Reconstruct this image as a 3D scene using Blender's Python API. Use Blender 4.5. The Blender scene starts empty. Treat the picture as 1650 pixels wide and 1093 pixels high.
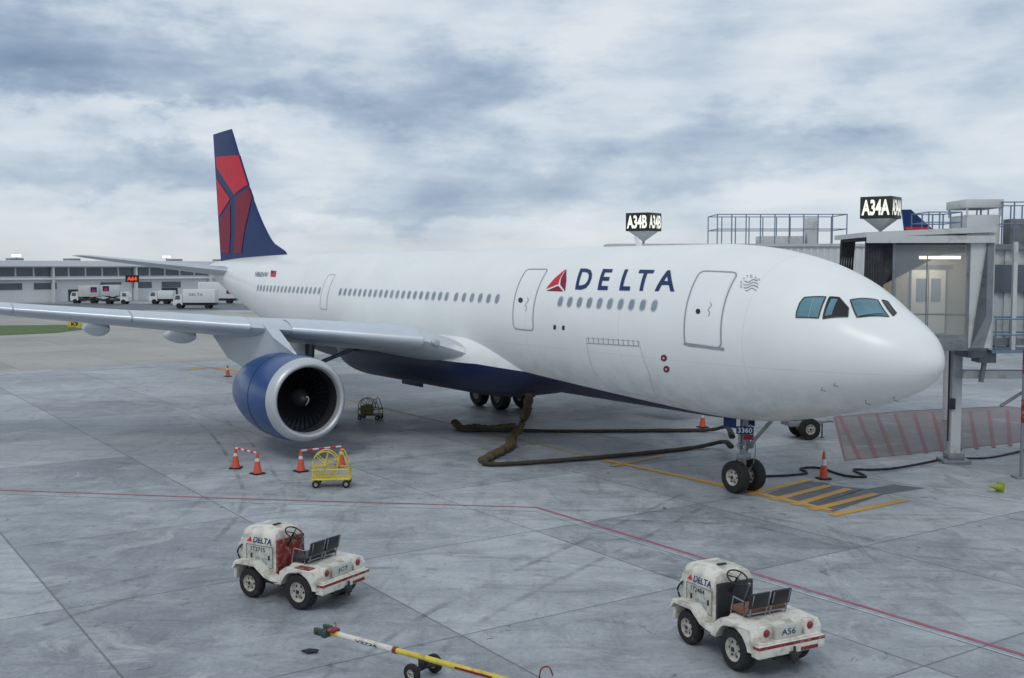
import bpy, bmesh, math, random
from mathutils import Vector, Matrix
random.seed(7)
R=math.radians
S=bpy.context.scene; C=S.collection
F=1752.; CX=825.; CY=546.5; VH=430.; H=7.23
TH=math.atan((CY-VH)/F)
def ray(u,v):
    a=(u-CX)/F; b=-(v-CY)/F
    return Vector((a, math.cos(TH)+b*math.sin(TH), -math.sin(TH)+b*math.cos(TH)))
def g(u,v,z=0.):
    d=ray(u,v); t=(z-H)/d.z; return Vector((d.x*t,d.y*t,z))
def at(u,v,Y):
    d=ray(u,v); t=Y/d.y; return Vector((d.x*t,Y,H+d.z*t))
# ---------------------------------------------------------------- materials
def lin(c):
    return tuple(((x/255.)/12.92 if x/255.<=.04045 else ((x/255.+.055)/1.055)**2.4) for x in c[:3])+(1.,)
def mathn(nt,op,a,b=None,c=None,clamp=False):
    n=nt.nodes.new('ShaderNodeMath'); n.operation=op; n.use_clamp=clamp
    for i,x in enumerate((a,b,c)):
        if x is None: continue
        if isinstance(x,(int,float)): n.inputs[i].default_value=x
        else: nt.links.new(x,n.inputs[i])
    return n.outputs[0]
def mixc(nt,f,a,b,mode='MIX'):
    n=nt.nodes.new('ShaderNodeMix'); n.data_type='RGBA'; n.blend_type=mode
    for i,x in ((0,f),(6,a),(7,b)):
        if isinstance(x,(int,float)): n.inputs[i].default_value=x
        elif isinstance(x,tuple): n.inputs[i].default_value=x
        else: nt.links.new(x,n.inputs[i])
    return n.outputs[2]
def mapr(nt,x,a,b,c,d,smooth=False):
    n=nt.nodes.new('ShaderNodeMapRange'); n.clamp=True
    if smooth: n.interpolation_type='SMOOTHSTEP'
    nt.links.new(x,n.inputs[0])
    for i,v in enumerate((a,b,c,d)): n.inputs[i+1].default_value=v
    return n.outputs[0]
def noise(nt,vec,scale,detail=4,rough=.55,dist=0):
    n=nt.nodes.new('ShaderNodeTexNoise'); n.inputs['Scale'].default_value=scale
    n.inputs['Detail'].default_value=detail; n.inputs['Roughness'].default_value=rough; n.inputs['Distortion'].default_value=dist
    if vec is not None: nt.links.new(vec,n.inputs['Vector'])
    return n.outputs[0]
def base(name):
    m=bpy.data.materials.new(name); m.use_nodes=True; nt=m.node_tree
    return m,nt,nt.nodes['Principled BSDF']
def mat(name,col,rough=.5,metal=0.,var=.06,scale=2.5,dirt=0.,dcol=(70,62,52),dscale=3.,coat=0.,emis=0.,bump=0.,spec=.5,alpha=None):
    m,nt,p=base(name)
    c=lin(col)
    tc=nt.nodes.new('ShaderNodeTexCoord').outputs['Object']
    n1=noise(nt,tc,scale,4)
    lo=tuple(x*(1-var) for x in c[:3])+(1.,); hi=tuple(min(1,x*(1+var)) for x in c[:3])+(1.,)
    out=mixc(nt,mapr(nt,n1,.3,.7,0,1),lo,hi)
    if dirt>0:
        n2=noise(nt,tc,dscale,7,.68)
        out=mixc(nt,mapr(nt,n2,.62-dirt*.25,.72,0,min(1,.5+dirt*.5)),out,lin(dcol))
    nt.links.new(out,p.inputs['Base Color'])
    p.inputs['Roughness'].default_value=rough; p.inputs['Metallic'].default_value=metal
    p.inputs['Specular IOR Level'].default_value=spec
    if coat: p.inputs['Coat Weight'].default_value=coat; p.inputs['Coat Roughness'].default_value=.15
    if emis:
        nt.links.new(out,p.inputs['Emission Color']); p.inputs['Emission Strength'].default_value=emis
    if bump:
        b=nt.nodes.new('ShaderNodeBump'); b.inputs['Strength'].default_value=bump; b.inputs['Distance'].default_value=.02
        nt.links.new(noise(nt,tc,scale*6,4),b.inputs['Height']); nt.links.new(b.outputs[0],p.inputs['Normal'])
    if alpha is not None: p.inputs['Alpha'].default_value=alpha
    return m
M={}
M['navy']=mat('navy_paint',(22,48,100),.5,var=.08,spec=.3)
M['text_navy']=mat('navy_letter_paint',(22,50,98),.5,spec=.3)
M['red']=mat('red_paint',(206,44,62),.55,spec=.25)
M['dred']=mat('dark_red_paint',(132,32,56),.55,spec=.25)
M['white']=mat('white_paint',(220,224,226),.4,var=.03)
M['greyw']=mat('grey_white_paint',(188,196,203),.38,var=.05,scale=.6,coat=.15,dirt=.15,dcol=(132,140,148),dscale=1.2)
M['slat']=mat('slat_metal',(198,206,214),.32,.3,var=.05,scale=1.)
M['lip']=mat('polished_lip_metal',(190,194,198),.38,.45,var=.06)
M['cowl']=mat('blue_cowl_paint',(16,64,124),.33,var=.1,scale=1.,coat=.25,dirt=.15,dcol=(40,76,118),dscale=2)
M['duct']=mat('duct_grey',(44,47,52),.6,.1)
M['blade']=mat('fan_blade_metal',(62,66,72),.35,.7)
M['black']=mat('black_rubber',(28,28,30),.8,var=.3,scale=8,bump=.2,dirt=.25,dcol=(84,82,78),dscale=5)
M['dark']=mat('dark_steel',(50,52,56),.5,.3,var=.2)
M['rim']=mat('dirty_rim_paint',(178,176,166),.5,var=.1,dirt=.6,dscale=9)
M['steel']=mat('grey_steel',(140,145,150),.4,.4,var=.12,dirt=.35)
M['glass']=mat('cockpit_glass',(84,128,140),.1,var=.3,scale=1.2,coat=.6)
M['darkglass']=mat('dark_open_window',(22,26,32),.2)
M['cabwin']=mat('cabin_window_glass',(132,146,158),.2,var=.2,scale=.8)
M['outline']=mat('grey_outline_paint',(146,156,165),.5)
M['seam']=mat('panel_seam',(186,194,200),.5)
M['orange']=mat('cone_orange',(196,78,50),.6,var=.12,dirt=.4)
M['reflect']=mat('cone_white_band',(206,204,200),.5,dirt=.3)
M['yellow']=mat('yellow_paint',(206,186,70),.5,var=.1,dirt=.4,dscale=6)
M['olive']=mat('dirty_yellow_paint',(128,120,74),.6,var=.25,dirt=.5)
M['hose']=mat('canvas_hose',(56,51,43),.85,var=.3,scale=5,bump=.4,dirt=.4,dcol=(34,32,28))
M['hoselight']=mat('yellow_hose_cuff',(90,78,52),.85,var=.35,scale=4,dirt=.6,dcol=(44,40,34),bump=.5)
M['cable']=mat('black_cable',(28,28,30),.6)
M['tugw']=mat('worn_tug_paint',(214,212,202),.55,var=.08,scale=3,dirt=.62,dcol=(118,104,88),dscale=3.6,bump=.12,spec=.35)
M['tugpanel']=mat('tug_panel_paint',(186,187,180),.6,var=.1,dirt=.45,dcol=(118,108,94),dscale=6,spec=.3)
M['tugred']=mat('worn_red_stripe',(126,40,42),.6,var=.2,dirt=.55,dcol=(168,158,144),dscale=7,spec=.3)
M['vinyl']=mat('black_vinyl',(30,32,36),.45,var=.2)
M['brown']=mat('brown_pad',(112,80,64),.7,var=.15)
M['lens']=mat('red_lamp_lens',(130,28,30),.2,coat=.4)
M['building']=mat('terminal_cladding',(206,209,210),.6,var=.04,scale=.2,dirt=.1)
M['bwin']=mat('terminal_glass',(84,94,104),.2,var=.2,scale=.3)
M['roofw']=mat('terminal_roof',(222,225,228),.6,var=.03)
M['opening']=mat('dark_bay_opening',(58,62,66),.8)
M['truckw']=mat('truck_white',(216,219,221),.5,var=.04)
M['ledred']=mat('red_display_letters',(255,60,20),.5,emis=1.2)
M['signblack']=mat('sign_black',(30,34,32),.4)
M['signlit']=mat('lit_sign_letters',(244,244,226),.5,emis=.6,var=.02)
M['bridgew']=mat('jet_bridge_white',(194,198,198),.5,var=.05,scale=1.,dirt=.3,dcol=(132,128,120),dscale=1.6)
M['bridgeg']=mat('jet_bridge_grey',(120,126,132),.5,var=.1,dirt=.3)
M['bridged']=mat('bridge_dark_fabric',(58,60,64),.8,var=.25,scale=4,dirt=.4,dcol=(88,88,86))
M['rail']=mat('galvanised_rail',(112,130,150),.5,.3)
M['beige']=mat('cab_interior_beige',(172,166,150),.6,dirt=.15)
M['doorb']=mat('interior_door',(226,222,210),.5,var=.03)
M['lamp']=mat('warm_lamp_panel',(255,236,190),.5,emis=3.)
M['headlamp']=mat('headlamp_lens',(240,244,255),.3,emis=2.0)
M['green']=mat('lime_cone',(140,156,52),.6,var=.1,dirt=.3)
M['dgreen']=mat('green_latch_paint',(52,72,62),.5,dirt=.5)
m,nt,p=base('clear_pane'); p.inputs['Base Color'].default_value=lin((190,200,206)); p.inputs['Roughness'].default_value=.05; p.inputs['Alpha'].default_value=.2; M['pane']=m
# fuselage paint
m,nt,p=base('fuselage_paint')
tc=nt.nodes.new('ShaderNodeTexCoord').outputs['Object']
sx=nt.nodes.new('ShaderNodeSeparateXYZ'); nt.links.new(tc,sx.inputs[0])
bd=mapr(nt,sx.outputs[0],5.5,18.5,2.36,3.42)
mask=mathn(nt,'LESS_THAN',sx.outputs[2],bd)
st=noise(nt,tc,.5,5)
wc=mixc(nt,mapr(nt,st,.35,.7,0,1),lin((237,239,237)),lin((229,232,231)))
sm=mathn(nt,'LESS_THAN',mathn(nt,'PINGPONG',mathn(nt,'ADD',sx.outputs[0],.7),2.65),.01)
wc=mixc(nt,mathn(nt,'MULTIPLY',sm,.25),wc,lin((150,160,168)))
z1=mathn(nt,'LESS_THAN',mathn(nt,'ABSOLUTE',mathn(nt,'SUBTRACT',sx.outputs[2],4.35)),.008)
wc=mixc(nt,mathn(nt,'MULTIPLY',z1,.25),wc,lin((150,160,168)))
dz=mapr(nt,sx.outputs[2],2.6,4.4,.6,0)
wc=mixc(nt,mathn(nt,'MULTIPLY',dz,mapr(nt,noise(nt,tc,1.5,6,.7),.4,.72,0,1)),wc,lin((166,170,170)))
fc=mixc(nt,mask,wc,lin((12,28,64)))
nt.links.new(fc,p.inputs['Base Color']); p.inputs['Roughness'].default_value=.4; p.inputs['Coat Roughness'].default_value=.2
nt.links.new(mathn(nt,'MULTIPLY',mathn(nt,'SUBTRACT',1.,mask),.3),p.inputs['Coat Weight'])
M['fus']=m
# ground
def ground_mat(name,c_lo,c_hi,joint=6.1,ang=34.05,stain=1.,jw=.024):
    m,nt,p=base(name)
    tc=nt.nodes.new('ShaderNodeTexCoord').outputs['Object']
    mp=nt.nodes.new('ShaderNodeMapping'); mp.inputs['Rotation'].default_value=(0,0,R(-ang)); nt.links.new(tc,mp.inputs[0])
    v=mp.outputs[0]
    s=nt.nodes.new('ShaderNodeSeparateXYZ'); nt.links.new(v,s.inputs[0])
    jx=mathn(nt,'LESS_THAN',mathn(nt,'PINGPONG',mathn(nt,'ADD',s.outputs[0],1.3),joint/2),jw)
    jy=mathn(nt,'LESS_THAN',mathn(nt,'PINGPONG',mathn(nt,'ADD',s.outputs[1],.4),joint/2),jw)
    j=mathn(nt,'MAXIMUM',jx,jy)
    cb=nt.nodes.new('ShaderNodeCombineXYZ')
    nt.links.new(mathn(nt,'FLOOR',mathn(nt,'DIVIDE',mathn(nt,'ADD',s.outputs[0],1.3),joint)),cb.inputs[0])
    nt.links.new(mathn(nt,'FLOOR',mathn(nt,'DIVIDE',mathn(nt,'ADD',s.outputs[1],.4),joint)),cb.inputs[1])
    wn=nt.nodes.new('ShaderNodeTexWhiteNoise'); nt.links.new(cb.outputs[0],wn.inputs['Vector'])
    n1=noise(nt,tc,.1,4,.6,.6); n2=noise(nt,tc,.75,9,.76,.5); n3=noise(nt,tc,9,4,.75)
    t=mathn(nt,'ADD',mathn(nt,'MULTIPLY',n1,.35),mathn(nt,'MULTIPLY',n2,.45))
    t=mathn(nt,'ADD',t,mathn(nt,'MULTIPLY',n3,.2))
    t=mathn(nt,'ADD',t,mathn(nt,'MULTIPLY',mathn(nt,'SUBTRACT',wn.outputs[0],.5),.12))
    col=mixc(nt,mapr(nt,t,.39,.61,0,1),lin(c_lo),lin(c_hi))
    m2=nt.nodes.new('ShaderNodeMapping'); m2.inputs['Scale'].default_value=(.2,.8,1); m2.inputs['Rotation'].default_value=(0,0,R(20)); nt.links.new(tc,m2.inputs[0])
    n4=noise(nt,m2.outputs[0],1.6,7,.74,.9)
    col=mixc(nt,mapr(nt,n4,.5,.7,0,.5*stain),col,lin((86,90,95)))
    m3=nt.nodes.new('ShaderNodeMapping'); m3.inputs['Scale'].default_value=(.9,.2,1); m3.inputs['Rotation'].default_value=(0,0,R(-28)); nt.links.new(tc,m3.inputs[0])
    n6=noise(nt,m3.outputs[0],1.3,7,.74,1.0)
    col=mixc(nt,mapr(nt,n6,.54,.7,0,.42*stain),col,lin((78,82,88)))
    n5=noise(nt,tc,1.5,6,.8,1.2)
    col=mixc(nt,mapr(nt,n5,.6,.68,0,.7*stain),col,lin((52,55,60)))
    n8=noise(nt,tc,.45,7,.8,.8)
    col=mixc(nt,mapr(nt,n8,.32,.44,.5*stain,0),col,lin((192,195,197)))
    col=mixc(nt,mathn(nt,'MULTIPLY',j,.6),col,lin((60,64,70)))
    nt.links.new(col,p.inputs['Base Color'])
    rr=mapr(nt,n2,.3,.7,.38,.72); nt.links.new(rr,p.inputs['Roughness'])
    b=nt.nodes.new('ShaderNodeBump'); b.inputs['Strength'].default_value=.3; b.inputs['Distance'].default_value=.01
    nt.links.new(mathn(nt,'SUBTRACT',n3,mathn(nt,'MULTIPLY',j,2.)),b.inputs['Height']); nt.links.new(b.outputs[0],p.inputs['Normal'])
    return m
M['concrete']=ground_mat('apron_concrete',(116,122,128),(176,181,185))
M['tan']=ground_mat('taxiway_concrete',(138,136,130),(170,166,158),7.6,34.05,.5)
M['asph']=ground_mat('dark_asphalt_patch',(70,76,83),(98,104,111),60,34.05,.7)
M['brownpatch']=ground_mat('hatched_area_surface',(94,88,89),(122,115,115),60,10,.6)
def paint(name,col,wear=.5,under=(140,148,156)):
    m,nt,p=base(name); tc=nt.nodes.new('ShaderNodeTexCoord').outputs['Object']
    n=noise(nt,tc,2.2,6,.72); n2=noise(nt,tc,14,4,.7)
    f=mathn(nt,'ADD',mathn(nt,'MULTIPLY',n,.6),mathn(nt,'MULTIPLY',n2,.4))
    col=mixc(nt,mapr(nt,f,.5-.1*(wear-.5)-.03,.62,0,.85*wear+.2),lin(col),lin(under))
    nt.links.new(col,p.inputs['Base Color']); p.inputs['Roughness'].default_value=.6
    return m
M['pyel']=paint('yellow_line_paint',(208,158,58),.35)
M['pyelf']=paint('faded_yellow_line_paint',(176,144,78),.6)
M['pred']=paint('red_line_paint',(158,84,98),.5)
M['pwhite']=paint('white_line_paint',(196,199,203),.6)
M['pred2']=paint('red_hatch_paint',(126,70,77),.55,(106,99,100))
m,nt,p=base('tyre_mark_rubber'); tc=nt.nodes.new('ShaderNodeTexCoord').outputs['Object']
p.inputs['Base Color'].default_value=lin((48,50,54)); p.inputs['Roughness'].default_value=.8
nt.links.new(mapr(nt,noise(nt,tc,.6,7,.75),.45,.75,0,.45),p.inputs['Alpha']); M['skid']=m
m,nt,p=base('grass_green'); tc=nt.nodes.new('ShaderNodeTexCoord').outputs['Object']
nt.links.new(mixc(nt,mapr(nt,noise(nt,tc,1.2,8,.7),.3,.7,0,1),lin((58,84,44)),lin((96,116,64))),p.inputs['Base Color']); p.inputs['Roughness'].default_value=.9
M['grass']=m
# ---------------------------------------------------------------- mesh helpers
def BM(): return bmesh.new()
def mk(name,bm,mt,parent=None,ang=38,smooth=True):
    me=bpy.data.meshes.new(name); bmesh.ops.recalc_face_normals(bm,faces=bm.faces[:]) if len(bm.faces)>1 else None
    bm.to_mesh(me); bm.free()
    if smooth:
        me.polygons.foreach_set('use_smooth',[True]*len(me.polygons)); me.set_sharp_from_angle(angle=R(ang))
    me.materials.append(M[mt] if isinstance(mt,str) else mt)
    o=bpy.data.objects.new(name,me); C.objects.link(o)
    if parent: o.parent=parent
    return o
def tag(o,label=None,cat=None,group=None,kind=None):
    if label: o['label']=label
    if cat: o['category']=cat
    if group: o['group']=group
    if kind: o['kind']=kind
    return o
def thing(name,label,cat,loc=(0,0,0),rz=0,group=None):
    o=bpy.data.objects.new(name,None); C.objects.link(o); o.location=loc; o.rotation_euler=(0,0,rz)
    o.empty_display_size=.3
    return tag(o,label,cat,group)
def box(bm,c,s,bev=0,rot=None,seg=2):
    mtx=Matrix.Translation(Vector(c))
    if rot is not None: mtx=mtx@rot
    mtx=mtx@Matrix.Diagonal((s[0],s[1],s[2],1))
    r=bmesh.ops.create_cube(bm,size=1,matrix=mtx)
    if bev:
        es=list({e for v in r['verts'] for e in v.link_edges})
        bmesh.ops.bevel(bm,geom=es,offset=bev,segments=seg,affect='EDGES',profile=.5)
def bx(bm,x0,x1,y0,y1,z0,z1,bev=0):
    box(bm,((x0+x1)/2,(y0+y1)/2,(z0+z1)/2),(abs(x1-x0),abs(y1-y0),abs(z1-z0)),bev)
def frame_of(d):
    d=d.normalized(); up=Vector((0,0,1)) if abs(d.z)<.95 else Vector((1,0,0))
    a=d.cross(up).normalized(); b=a.cross(d).normalized(); return a,b
def cyl(bm,p0,p1,r0,r1=None,seg=14,cap=True):
    p0=Vector(p0);p1=Vector(p1); r1=r0 if r1 is None else r1
    a,b=frame_of(p1-p0); A=[];Bv=[]
    for i in range(seg):
        t=2*math.pi*i/seg; d=a*math.cos(t)+b*math.sin(t)
        A.append(bm.verts.new(p0+d*r0)); Bv.append(bm.verts.new(p1+d*r1))
    for i in range(seg):
        k=(i+1)%seg; bm.faces.new((A[i],A[k],Bv[k],Bv[i]))
    if cap: bm.faces.new(A[::-1]); bm.faces.new(Bv)
def tube(bm,pts,r,seg=8,flat=1.,closed=False):
    pts=[Vector(p) for p in pts]; n=len(pts); rings=[]
    for i in range(n):
        if closed: d=pts[(i+1)%n]-pts[i-1]
        else: d=pts[min(i+1,n-1)]-pts[max(i-1,0)]
        if d.length<1e-6: d=Vector((1,0,0))
        a,b=frame_of(d); rr=r[i] if isinstance(r,(list,tuple)) else r
        rings.append([bm.verts.new(pts[i]+a*math.cos(2*math.pi*k/seg)*rr+b*math.sin(2*math.pi*k/seg)*rr*flat) for k in range(seg)])
    for i in range(n if closed else n-1):
        A=rings[i];B2=rings[(i+1)%n]
        for k in range(seg):
            j=(k+1)%seg; bm.faces.new((A[k],A[j],B2[j],B2[k]))
    if not closed: bm.faces.new(rings[0][::-1]); bm.faces.new(rings[-1])
def smoothpts(pts,n=8):
    pts=[Vector(p) for p in pts]; out=[]
    P=[pts[0]]+pts+[pts[-1]]
    for i in range(1,len(P)-2):
        for k in range(n):
            t=k/n; a,b,c,d=P[i-1],P[i],P[i+1],P[i+2]
            out.append(.5*((2*b)+(-a+c)*t+(2*a-5*b+4*c-d)*t*t+(-a+3*b-3*c+d)*t**3))
    out.append(pts[-1]); return out
def lathe(bm,prof,o,axis,seg=32,a0=0,a1=2*math.pi):
    o=Vector(o);axis=Vector(axis).normalized(); a,b=frame_of(axis); full=abs(a1-a0-2*math.pi)<1e-4
    n=seg if full else seg+1; rows=[]
    for (x,r) in prof:
        rows.append([bm.verts.new(o+axis*x+(a*math.cos(a0+(a1-a0)*i/seg)+b*math.sin(a0+(a1-a0)*i/seg))*max(r,.0005)) for i in range(n)])
    for p,q in zip(rows[:-1],rows[1:]):
        for i in range(seg):
            k=(i+1)%n; bm.faces.new((p[i],p[k],q[k],q[i]))
def prism(bm,poly,ex):
    ex=Vector(ex); A=[bm.verts.new(Vector(p)) for p in poly]; B2=[bm.verts.new(Vector(p)+ex) for p in poly]; n=len(poly)
    bm.faces.new(A[::-1]); bm.faces.new(B2)
    for i in range(n): bm.faces.new((A[i],A[(i+1)%n],B2[(i+1)%n],B2[i]))
def wheel(name,parent,c,ax,r,w,rimr,rimmat='rim'):
    c=Vector(c); ax=Vector(ax).normalized(); h=w/2
    b=BM(); lathe(b,[(-h,rimr),(-h*.98,r*.86),(-h*.7,r*.97),(-h*.3,r),(h*.3,r),(h*.7,r*.97),(h*.98,r*.86),(h,rimr),(h*.5,rimr*.96),(-h*.5,rimr*.96),(-h,rimr)],c,ax,28)
    t=mk(name,b,'black',parent)
    b=BM(); lathe(b,[(-h*.9,0),(-h*.9,rimr*.35),(-h*.6,rimr*.4),(-h*.55,rimr*.8),(-h*.85,rimr*.98),(-h*.95,rimr*1.02),(h*.95,rimr*1.02),(h*.85,rimr*.98),(h*.55,rimr*.8),(h*.6,rimr*.4),(h*.9,rimr*.35),(h*.9,0)],c,ax,24)
    mk('rim',b,rimmat,t)
    b=BM(); a,bb=frame_of(ax); lathe(b,[(-h*.97,0),(-h*.97,rimr*.22),(h*.97,rimr*.22),(h*.97,0)],c,ax,12)
    for k in range(6):
        for sgn in (-1,1):
            q=c+ax*sgn*h*.5+(a*math.cos(k*math.pi/3)+bb*math.sin(k*math.pi/3))*rimr*.6
            cyl(b,q,q+ax*sgn*h*.14,rimr*.12,seg=6)
    mk('hub',b,'dark',t)
    return t
def sheet(name,pts,mt,z,parent=None,kind='structure'):
    b=BM(); b.faces.new([b.verts.new((p[0],p[1],z)) for p in pts]); b.normal_update()
    for f in b.faces:
        if f.normal.z<0: f.normal_flip()
    o=mk(name,b,mt,parent,smooth=False)
    if kind: o['kind']=kind
    return o
def strip(name,pts,w,mt,z,parent=None,kind='structure'):
    b=BM(); pts=[Vector((p[0],p[1],0)) for p in pts]; L=[];Rr=[]
    for i,p in enumerate(pts):
        d=(pts[min(i+1,len(pts)-1)]-pts[max(i-1,0)]).normalized(); n=Vector((-d.y,d.x,0))*w/2
        L.append(b.verts.new((p.x+n.x,p.y+n.y,z))); Rr.append(b.verts.new((p.x-n.x,p.y-n.y,z)))
    for i in range(len(pts)-1): b.faces.new((Rr[i],Rr[i+1],L[i+1],L[i]))
    o=mk(name,b,mt,parent,smooth=False)
    if kind: o['kind']=kind
    return o
_tc={}
def text2d(s,bold=.0,shear=0.,space=1.):
    k=(s,bold,shear,space)
    if k in _tc: return _tc[k]
    cu=bpy.data.curves.new('lettering','FONT'); cu.body=s; cu.offset=bold; cu.shear=shear; cu.resolution_u=3; cu.space_character=space
    ob=bpy.data.objects.new('lettering',cu); C.objects.link(ob); bpy.context.view_layer.update()
    me=bpy.data.meshes.new_from_object(ob.evaluated_get(bpy.context.evaluated_depsgraph_get()))
    V=[(v.co.x,v.co.y) for v in me.vertices]; Fa=[tuple(p.vertices) for p in me.polygons]
    bpy.data.objects.remove(ob); bpy.data.curves.remove(cu); bpy.data.meshes.remove(me)
    x0=min(v[0] for v in V);x1=max(v[0] for v in V);y0=min(v[1] for v in V);y1=max(v[1] for v in V)
    V=[((x-x0)/(x1-x0),(y-y0)/(y1-y0)) for x,y in V]
    _tc[k]=(V,Fa); return _tc[k]
def flat_text(name,s,o,xd,yd,mt,parent=None,bold=.02,shear=0.):
    V,Fa=text2d(s,bold,shear); o=Vector(o);xd=Vector(xd);yd=Vector(yd); b=BM()
    vs=[b.verts.new(o+xd*x+yd*y) for x,y in V]
    for f in Fa:
        try: b.faces.new([vs[i] for i in f])
        except ValueError: pass
    me=bpy.data.meshes.new(name); b.to_mesh(me); b.free(); me.materials.append(M[mt])
    ob=bpy.data.objects.new(name,me); C.objects.link(ob); ob.parent=parent
    return ob
def pchip(keys,x):
    n=len(keys)
    if x<=keys[0][0]: return keys[0][1]
    if x>=keys[-1][0]: return keys[-1][1]
    i=0
    while keys[i+1][0]<x: i+=1
    def d(k):
        return (keys[k+1][1]-keys[k][1])/(keys[k+1][0]-keys[k][0])
    def m(k):
        if k==0: return d(0)
        if k==n-1: return d(n-2)
        a,b=d(k-1),d(k)
        return 0 if a*b<=0 else 2*a*b/(a+b)
    h=keys[i+1][0]-keys[i][0]; t=(x-keys[i][0])/h; m0,m1=m(i)*h,m(i+1)*h
    return (2*t**3-3*t*t+1)*keys[i][1]+(t**3-2*t*t+t)*m0+(-2*t**3+3*t*t)*keys[i+1][1]+(t**3-t*t)*m1
# ---------------------------------------------------------------- AIRLINER
N=Vector((11.35,28.82,0)); A=Vector((-.56,.8285,0)).normalized(); RT=Vector((A.y*-1,A.x,0))
RZ=math.atan2(A.y,A.x)
def toloc(p):
    d=Vector(p)-N; return Vector((d.dot(A),d.dot(RT),p[2]))
CAMP=toloc(Vector((0,0,H)))
def rloc(u,v):
    d=ray(u,v); return Vector((d.dot(A),d.dot(RT),d.z))
FK=[(0,4.62,4.62,0),(.15,5.04,4.25,.5),(.4,5.4,4.0,.84),(1,5.85,3.66,1.34),(1.6,6.22,3.42,1.68),(2,6.5,3.27,1.87),(2.6,6.86,3.08,2.1),(3,7.05,2.97,2.24),(4,7.42,2.74,2.5),(5,7.66,2.55,2.66),(6,7.83,2.42,2.76),(8,7.97,2.33,2.82),(20,7.97,2.33,2.82),(36,7.97,2.33,2.82),(40,7.97,2.75,2.75),(44,7.96,3.5,2.5),(48,7.9,4.4,2.05),(52,7.8,5.3,1.5),(56,7.6,6.3,.85),(58.4,7.4,6.9,.3)]
FT=[[(math.sqrt(k[0]),k[j]) for k in FK] for j in (1,2,3)]
SM=math.sqrt(58.4); NT=1500
TAB=[[pchip(T,SM*i/NT) for T in FT] for i in range(NT+1)]
def prof(s):
    x=math.sqrt(max(0,min(58.4,s)))/SM*NT; i=min(int(x),NT-1); f=x-i
    t,b,w=[TAB[i][j]*(1-f)+TAB[i+1][j]*f for j in range(3)]
    return (t+b)/2,max((t-b)/2,1e-4),max(w,1e-4)
def fpt(s,th,off=0.):
    zc,h,w=prof(s); p=Vector((s,w*math.cos(th),zc+h*math.sin(th)))
    if off:
        e=.02; zc2,h2,w2=prof(s+e); q=Vector((s+e,w2*math.cos(th),zc2+h2*math.sin(th)))
        ts=q-p; tt=Vector((0,-w*math.sin(th),h*math.cos(th))); n=tt.cross(ts).normalized()
        if n.dot(Vector((0,math.cos(th),math.sin(th))))<0: n=-n
        p=p+n*off
    return p
def fnorm(s,th): return (fpt(s,th,1.)-fpt(s,th)).normalized()
def hit(u,v):
    d=rloc(u,v); d=d/d.length
    def ins(t):
        p=CAMP+d*t
        if p.x<=0 or p.x>=58.4: return False
        zc,h,w=prof(p.x); return (p.y/w)**2+((p.z-zc)/h)**2<1
    t=22.
    while t<100:
        if ins(t): break
        t+=.12
    else: return None
    a,b=t-.12,t
    for _ in range(18):
        c=(a+b)/2
        if ins(c): b=c
        else: a=c
    p=CAMP+d*b; zc,h,w=prof(p.x)
    return (p.x,math.atan2((p.z-zc)/h,p.y/w))
def hit2(u,v):
    r=hit(u,v); k=0
    while r is None and k<40:
        k+=1; u-= (1. if u>1000 else -1.); v+=.6 if v<546 else -.6; r=hit(u,v)
    return r if r else (10,0)
def plane(u,v,y=0.):
    d=rloc(u,v); t=(y-CAMP.y)/d.y; p=CAMP+d*t; return p.x,p.z
PL=thing('airliner','large white twin engine passenger jet with navy belly, parked nose toward the right','aircraft',N,RZ)
b=BM(); rows=[]; ss=[(i*.06)**2 for i in range(1,48)]+[8.4+i*.8 for i in range(34)]+[36+i*.5 for i in range(45)]+[58.4]
NS=96
for s in ss: rows.append([b.verts.new(fpt(s,2*math.pi*k/NS)) for k in range(NS)])
for p_,q_ in zip(rows[:-1],rows[1:]):
    for k in range(NS): b.faces.new((p_[k],p_[(k+1)%NS],q_[(k+1)%NS],q_[k]))
tip=b.verts.new((0,0,4.62))
for k in range(NS): b.faces.new((tip,rows[0][(k+1)%NS],rows[0][k]))
b.faces.new(rows[-1])
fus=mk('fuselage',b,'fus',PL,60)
b=BM(); lathe(b,[(0,.3),(.25,.24),(.25,.0)],(58.3,0,7.15),(1,0,.05),16); mk('tail_exhaust',b,'dark',PL)
def refine(V,Fa,maxl,scale=(1,1)):
    b=BM(); vs=[b.verts.new((x*scale[0],y*scale[1],0)) for x,y in V]
    for f in Fa:
        try: b.faces.new([vs[i] for i in f])
        except ValueError: pass
    bmesh.ops.triangulate(b,faces=b.faces[:])
    for _ in range(6):
        es=[e for e in b.edges if e.calc_length()>maxl]
        if not es: break
        bmesh.ops.subdivide_edges(b,edges=es,cuts=1); bmesh.ops.triangulate(b,faces=b.faces[:])
    b.verts.index_update()
    return [(v.co.x/scale[0],v.co.y/scale[1]) for v in b.verts],[tuple(v.index for v in f.verts) for f in b.faces],b.free()
def onfus(name,V,Fa,mt,off,parent=None):
    b=BM(); vs=[b.verts.new(fpt(x,y,off)) for x,y in V]
    for f in Fa:
        try: b.faces.new([vs[i] for i in f])
        except ValueError: pass
    me=bpy.data.meshes.new(name); b.to_mesh(me); b.free(); me.materials.append(M[mt])
    o=bpy.data.objects.new(name,me); C.objects.link(o); o.parent=parent or PL
    return o
def fpoly(name,pxl,mt,off=.012,parent=None):
    P=[hit2(*q) for q in pxl]
    V,Fa,_=refine(P,[tuple(range(len(P)))],.16,(1,2.6))
    return onfus(name,V,Fa,mt,off,parent)
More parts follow.
